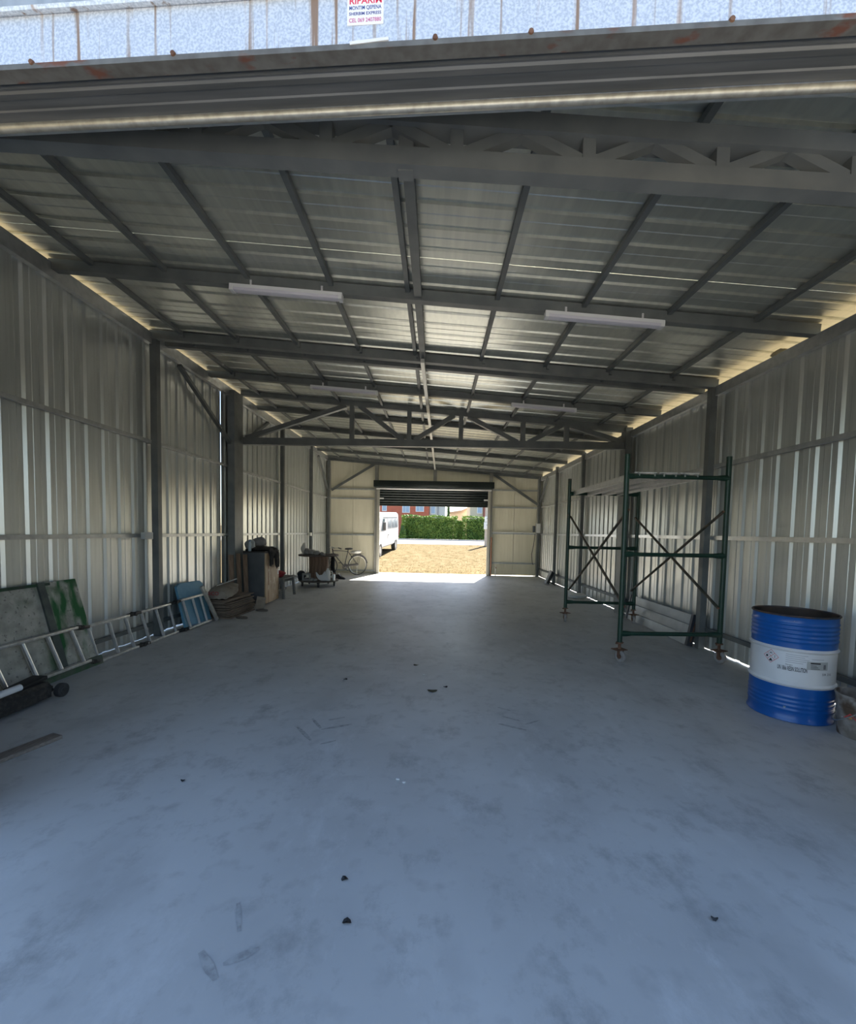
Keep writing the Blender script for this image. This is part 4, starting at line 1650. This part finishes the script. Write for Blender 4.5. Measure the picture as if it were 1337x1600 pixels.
# ------------------------------------------------------------------ litter on the floor
LEAF = mat('dry_leaf', (.045, .04, .022), (.085, .075, .04), rough=.8, scale=30)
for i, (x, y, s, lab) in enumerate(((-.005, 3.95, .05, 'olive dry leaf lying in the middle of the floor'), (-.19, 4.71, .035, 'dark curled leaf behind the olive leaf'), (-.36, 1.75, .016, 'tiny black scrap on the near floor, the further one'), (-.31, 1.55, .018, 'tiny black scrap on the near floor, the nearer one'),
                                    (-.88, 4.2, .022, 'small dark scrap left of the olive leaf'), (.12, 4.06, .022, 'small grey scrap just right of the olive leaf'), (-1.46, 2.42, .014, 'tiny dark scrap on the left half of the near floor'), (1.12, 1.62, .014, 'tiny dark scrap on the right half of the near floor'))):
    b = nb()
    n = 8
    top = [b.verts.new((x + s * math.cos(a), y + s * .7 * math.sin(a), .004 + .006 * math.cos(2 * a + i) + .004)) for a in [2 * PI * k / n for k in range(n)]]
    c1 = b.verts.new((x, y, .010))
    c2 = b.verts.new((x, y, .002))
    for k in range(n):
        b.faces.new((top[k], top[(k + 1) % n], c1))
        b.faces.new((top[(k + 1) % n], top[k], c2))
    single('dry_leaf', b, LEAF if s > .03 else BLACK, lab, 'leaf' if s > .03 else 'scrap')
CHIP = mat('white_chip', (.7, .7, .68), rough=.7)
for i, (x, y, s, lab) in enumerate(((-.26, 5.73, .018, 'small white chip on the floor, the furthest one'), (.18, 5.70, .014, 'small white chip right of the furthest chip'), (-.10, 4.40, .014, 'small white chip behind the olive leaf'), (-.20, 2.50, .012, 'white paint chip on the near floor, left of its pair'), (-.16, 2.47, .011, 'white paint chip on the near floor, right of its pair'))):
    b = nb()
    lump(b, (x, y, .005), (s, s * .7, .005), 80 + i, 1, .2)
    single('white_chip', b, CHIP, lab, 'chip')

# ------------------------------------------------------------------ outside: van, hedges, houses, pole
VW = mat('van_white', (.36, .36, .38), (.42, .42, .43), rough=.4, scale=3)
GLS = mat('dark_glass', (.10, .13, .16), rough=.08)
t = thing('van', 'white high roof van parked in the yard beyond the far door', 'van', (-3.57, 23.9, terr(24)), -.084)
zv = lambda y: .25
slope = math.atan2(terr(27) - terr(21), 6)


def vanpart(name, b, m_):
    o = obj(name, b, m_, t, ang=30)
    o.rotation_euler = (slope * .7, 0, 0)
    return o


side = [(-3.1, .40), (-3.1, .95), (-2.55, 1.25), (-1.95, 2.0), (-1.4, 2.24), (2.8, 2.30), (3.05, 2.15), (3.12, 1.2), (3.12, .42)]
b = nb()
prism(b, side, lambda u, v, d: (d, u, v), -.95, .95)
bmesh.ops.bevel(b, geom=[e for e in b.edges if abs(e.verts[0].co.x - e.verts[1].co.x) < .01], offset=.07, segments=3, affect='EDGES')
vanpart('body', b, VW)
b = nb()
box(b, (.955, .6, 2.03), (.02, 4.2, .03))
vanpart('roof_gutter', b, mat('van_grey', (.35, .36, .38), rough=.5))
for y0, y1 in ((-.3, .75), (.9, 1.9), (2.0, 2.75)):
    b = nb()
    box(b, (.955, (y0 + y1) / 2, 1.68), (.012, y1 - y0, .52), bev=.004)
    vanpart('side_panel', b, mat('van_panel', (.26, .29, .34), rough=.2))
b = nb()
prism(b, [(-2.0, 1.32), (-1.15, 1.32), (-1.15, 1.92), (-1.6, 1.92)], lambda u, v, d: (d, u, v), .945, .96)
vanpart('cab_window', b, GLS)
b = nb()
prism(b, [(-2.5, 1.30), (-1.98, 2.0), (-1.96, 1.98), (-2.46, 1.29)], lambda u, v, d: (d, u - .03, v), -.8, .8)
vanpart('windscreen', b, GLS)
b = nb()
box(b, (1.10, -1.95, 1.55), (.16, .08, .42), bev=.02)
vanpart('wing_mirror', b, mat('mirror_black', (.05, .05, .055), rough=.5))
b = nb()
box(b, (.97, -.2, 1.05), (.03, .12, .03))
vanpart('door_handle', b, BLACK)
for x in (-.86, .86):
    for y in (-2.25, 2.1):
        b = nb()
        lathe(b, [(0, -.09), (.20, -.10), (.24, -.12), (.33, -.12), (.35, -.09), (.35, .09), (.33, .12), (.24, .12), (.20, .10), (0, .09)], 28, (x, y, .35), Matrix.Rotation(PI / 2, 3, 'Y'))
        w = vanpart('wheel', b, RUBBER)
        b = nb()
        lathe(b, [(0, -.10), (.19, -.115), (.19, .115), (0, .10)], 20, (x, y, .35), Matrix.Rotation(PI / 2, 3, 'Y'))
        o = obj('hub_cap', b, mat('hub_silver', (.4, .4, .41), rough=.4, metal=.5), w)

HEDGE = mat('hedge_leaf', (.10, .19, .03), (.24, .33, .06), rough=.6, scale=1.5, detail=6)
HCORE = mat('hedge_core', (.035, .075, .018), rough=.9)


def hedge(x0, x1, y0, y1, h, n, label, seed, group='clipped hedges across the road', taper=0.0, nm='hedge', cat='hedge'):
    z0 = terr((y0 + y1) / 2)
    r = random.Random(seed)
    t = thing(nm, label, cat, ((x0 + x1) / 2, (y0 + y1) / 2, z0), 0, group)
    b = nb()
    cx, cy = (x0 + x1) / 2, (y0 + y1) / 2
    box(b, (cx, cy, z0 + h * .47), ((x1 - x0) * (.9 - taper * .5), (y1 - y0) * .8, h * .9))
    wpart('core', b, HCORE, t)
    b = nb()
    for i in range(n):
        f_ = r.random()
        u = r.uniform(-.5, .5)
        v = r.random()
        if f_ < .55:
            p = Vector((u, -.5, v))
        elif f_ < .75:
            p = Vector((u, r.uniform(-.5, .5), 1))
        else:
            p = Vector((r.choice((-.5, .5)), r.uniform(-.5, .5), v))
        k = 1 - taper * p.z
        bul = 1 + .05 * math.sin(7 * p.z + 11 * u)
        q = Vector((cx + p.x * (x1 - x0) * k * bul, cy + p.y * (y1 - y0) * k * bul, z0 + p.z * h * (1 + .03 * math.sin(13 * u))))
        q += Vector((r.uniform(-.07, .07), r.uniform(-.08, .08), r.uniform(-.08, .06)))
        e1 = Vector((r.uniform(-1, 1), r.uniform(-1, 1), r.uniform(-.3, 1))).normalized() * r.uniform(.07, .14)
        e2 = e1.cross(Vector((r.uniform(-1, 1), r.uniform(-1, 1), r.uniform(-1, 1)))).normalized() * r.uniform(.03, .06)
        b.faces.new([b.verts.new(w) for w in (q - e2, q + e1, q + e2, q - e1 * .4)])
    o = wpart('foliage', b, HEDGE, t, smooth=False)
    o['kind'] = 'stuff'
    return t


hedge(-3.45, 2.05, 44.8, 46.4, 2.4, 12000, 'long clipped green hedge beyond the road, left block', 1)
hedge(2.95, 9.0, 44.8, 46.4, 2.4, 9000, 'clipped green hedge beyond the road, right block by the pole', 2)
hedge(2.13, 2.87, 45.2, 46.2, 1.9, 2500, 'loose pale green shrub filling the gap between the hedges', 4, group=None, taper=.25, nm='shrub', cat='shrub')
hedge(-3.75, -3.15, 43.7, 44.5, 1.5, 1800, 'small cone shaped shrub at the left end of the hedge', 5, group=None, taper=.75, nm='conical_shrub', cat='shrub')

BRICK = bpy.data.materials.new('red_brick')
BRICK.use_nodes = True
nt = BRICK.node_tree
bt = nt.nodes.new('ShaderNodeTexBrick')
bt.inputs['Color1'].default_value = (.62, .14, .07, 1)
bt.inputs['Color2'].default_value = (.52, .11, .06, 1)
bt.inputs['Mortar'].default_value = (.38, .22, .16, 1)
bt.inputs['Scale'].default_value = 2.2
tcx = nt.nodes.new('ShaderNodeTexCoord')
mpx = nt.nodes.new('ShaderNodeMapping')
mpx.inputs['Rotation'].default_value = (PI / 2, 0, 0)
nt.links.new(tcx.outputs['Object'], mpx.inputs[0])
nt.links.new(mpx.outputs[0], bt.inputs[0])
nt.links.new(bt.outputs[0], nt.nodes['Principled BSDF'].inputs['Base Color'])
nt.nodes['Principled BSDF'].inputs['Roughness'].default_value = .85
RENDER = mat('white_render', (.62, .60, .57), rough=.9)
BEIGE = mat('beige_render', (.60, .52, .40), rough=.9)
WINF = mat('white_frame', (.75, .75, .76), rough=.5)
WING = mat('window_glass', (.30, .40, .55), rough=.1)
TILE = mat('roof_tile', (.33, .25, .19), (.40, .31, .24), rough=.9, scale=6)
HY = 58.0
hz = terr(HY)


def house(name, label, x0, x1, y0, y1, h, material, wins, roof_h=1.6, loc=None):
    t = thing(name, label, 'house', ((x0 + x1) / 2, (y0 + y1) / 2, hz))
    b = nb()
    box(b, ((x0 + x1) / 2, (y0 + y1) / 2, hz + h / 2), (x1 - x0, y1 - y0, h))
    wpart('wall', b, material, t)
    b = nb()
    prism(b, [(y0 - .3, hz + h), (y1 + .3, hz + h), ((y0 + y1) / 2, hz + h + roof_h)], lambda u, v, d: (d, u, v), x0 + .02, x1 - .02)
    wpart('roof', b, TILE, t)
    for (wx0, wx1, wz0, wz1) in wins:
        b = nb()
        box(b, ((wx0 + wx1) / 2, y0 - .03, (wz0 + wz1) / 2), (wx1 - wx0, .08, wz1 - wz0))
        w = wpart('window', b, WINF, t)
        n = 2 if wx1 - wx0 > .9 else 1
        for k in range(n):
            a = wx0 + .10 + (wx1 - wx0 - .2) * k / n
            c = wx0 + .10 + (wx1 - wx0 - .2) * (k + 1) / n - (.06 if k < n - 1 else 0)
            b = nb()
            box(b, ((a + c) / 2, y0 - .075, (wz0 + wz1) / 2), (c - a, .02, wz1 - wz0 - .2))
            wpart('pane', b, WING, t, parent=w)
    return t


# pixel -> X at the houses' front plane: (px - 694) / 668 * 58
hx = lambda px: (px - 680.5) / 668 * HY
hzz = lambda py: CAM_H + (833 - py) / 668 * HY
house('brick_house', 'red brick house with white windows beyond the hedge', hx(560), hx(669), HY, HY + 8, 8.2, BRICK,
      [(hx(595.5), hx(603), hzz(802), hzz(789)), (hx(627), hx(639), hzz(804), hzz(788)), (hx(648), hx(661), hzz(802), hzz(786)), (hx(570), hx(582), hzz(802), hzz(788)), (hx(627), hx(640), hzz(835), hzz(818))])
house('white_house', 'white rendered house wing next to the red brick house', hx(669.5), hx(694), HY + .5, HY + 7, 7.6, RENDER,
      [(hx(671), hx(679), hzz(805), hzz(789))])
t = thing('downpipe', 'grey rainwater pipe on the white rendered house wing', 'pipe', (hx(683), HY + .38, hz))
b = nb()
tube(b, [(hx(683), HY + .40, hz), (hx(683), HY + .40, hz + 7.4)], .07, 8)
wpart('pipe', b, mat('grey_pipe', (.32, .32, .34), rough=.6), t)
for z in (2.0, 4.4, 6.6):
    b = nb()
    box(b, (hx(683), HY + .44, hz + z), (.2, .10, .06))
    wpart('bracket', b, mat('grey_pipe', (.32, .32, .34)), t)
house('beige_house', 'beige house with a tall blue window at the right beyond the hedge', hx(733), hx(753), HY + .3, HY + 6.5, 7.8, BEIGE,
      [(hx(743.5), hx(752), hzz(803), hzz(790))])
house('red_house', 'dark red rendered house at the right edge of the doorway view', hx(753.3), hx(800), HY, HY + 7, 8.0, mat('dark_red_render', (.34, .13, .10), rough=.9), [(hx(775), hx(785), hzz(803), hzz(790))])
# low beige house whose roof slopes up to the right
t = thing('low_house', 'low beige house with a sloping tiled roof beyond the hedge gap', 'house', (hx(715), HY + 8, hz))
b = nb()
prism(b, [(hx(700), hz), (hx(736), hz), (hx(736), hzz(796) + .6), (hx(718), hzz(799) + .2), (hx(700), hzz(801))], lambda u, v, d: (u * 1.14, d, v), HY + 8, HY + 14)
wpart('wall', b, BEIGE, t)
b = nb()
prism(b, [(hx(699), hzz(801)), (hx(719), hzz(799) + .15), (hx(737), hzz(796) + .7), (hx(737), hzz(796) + 1.0), (hx(719), hzz(799) + .45), (hx(699), hzz(801) + .3)], lambda u, v, d: (u * 1.14, d, v), HY + 7.7, HY + 14.3)
wpart('roof', b, TILE, t)
t = hedge(hx(695.5), hx(700.5), 54, 55.2, 5.6, 900, 'slim dark conifer between the white house and the low house', 8, group=None, taper=.7, nm='conifer', cat='tree')

t = thing('utility_pole', 'weathered concrete utility pole with white meter boxes behind the far door', 'pole', (hx(759) * 33 / HY, 33.0, terr(33)))
px_, pz = t.location.x, terr(33)
b = nb()
tube(b, [(px_, 33, pz - .1), (px_, 33, pz + 7)], [.16, .11], 12)
wpart('post', b, mat('pole_concrete', (.44, .38, .31), (.52, .46, .39), rough=.9, scale=8), t)
for k, (dz, h_) in enumerate(((1.55, .55), (2.05, .40))):
    b = nb()
    box(b, (px_ - .02, 32.80, pz + dz), (.42 - .08 * k, .22, h_), bev=.02)
    m_ = wpart('meter_box', b, WHITE, t)
    b = nb()
    box(b, (px_ + .02, 32.68, pz + dz + .05), (.12, .02, .10))
    wpart('dial', b, mat('dial_grey', (.2, .22, .25)), t, parent=m_)
b = nb()
tube(b, [(px_ + .1, 32.83, pz + 1.3), (px_ + .12, 32.82, pz + .7), (px_ + .06, 32.83, pz + .0)], .03, 6)
wpart('cable_duct', b, mat('brown_duct', (.25, .16, .11), rough=.8), t)
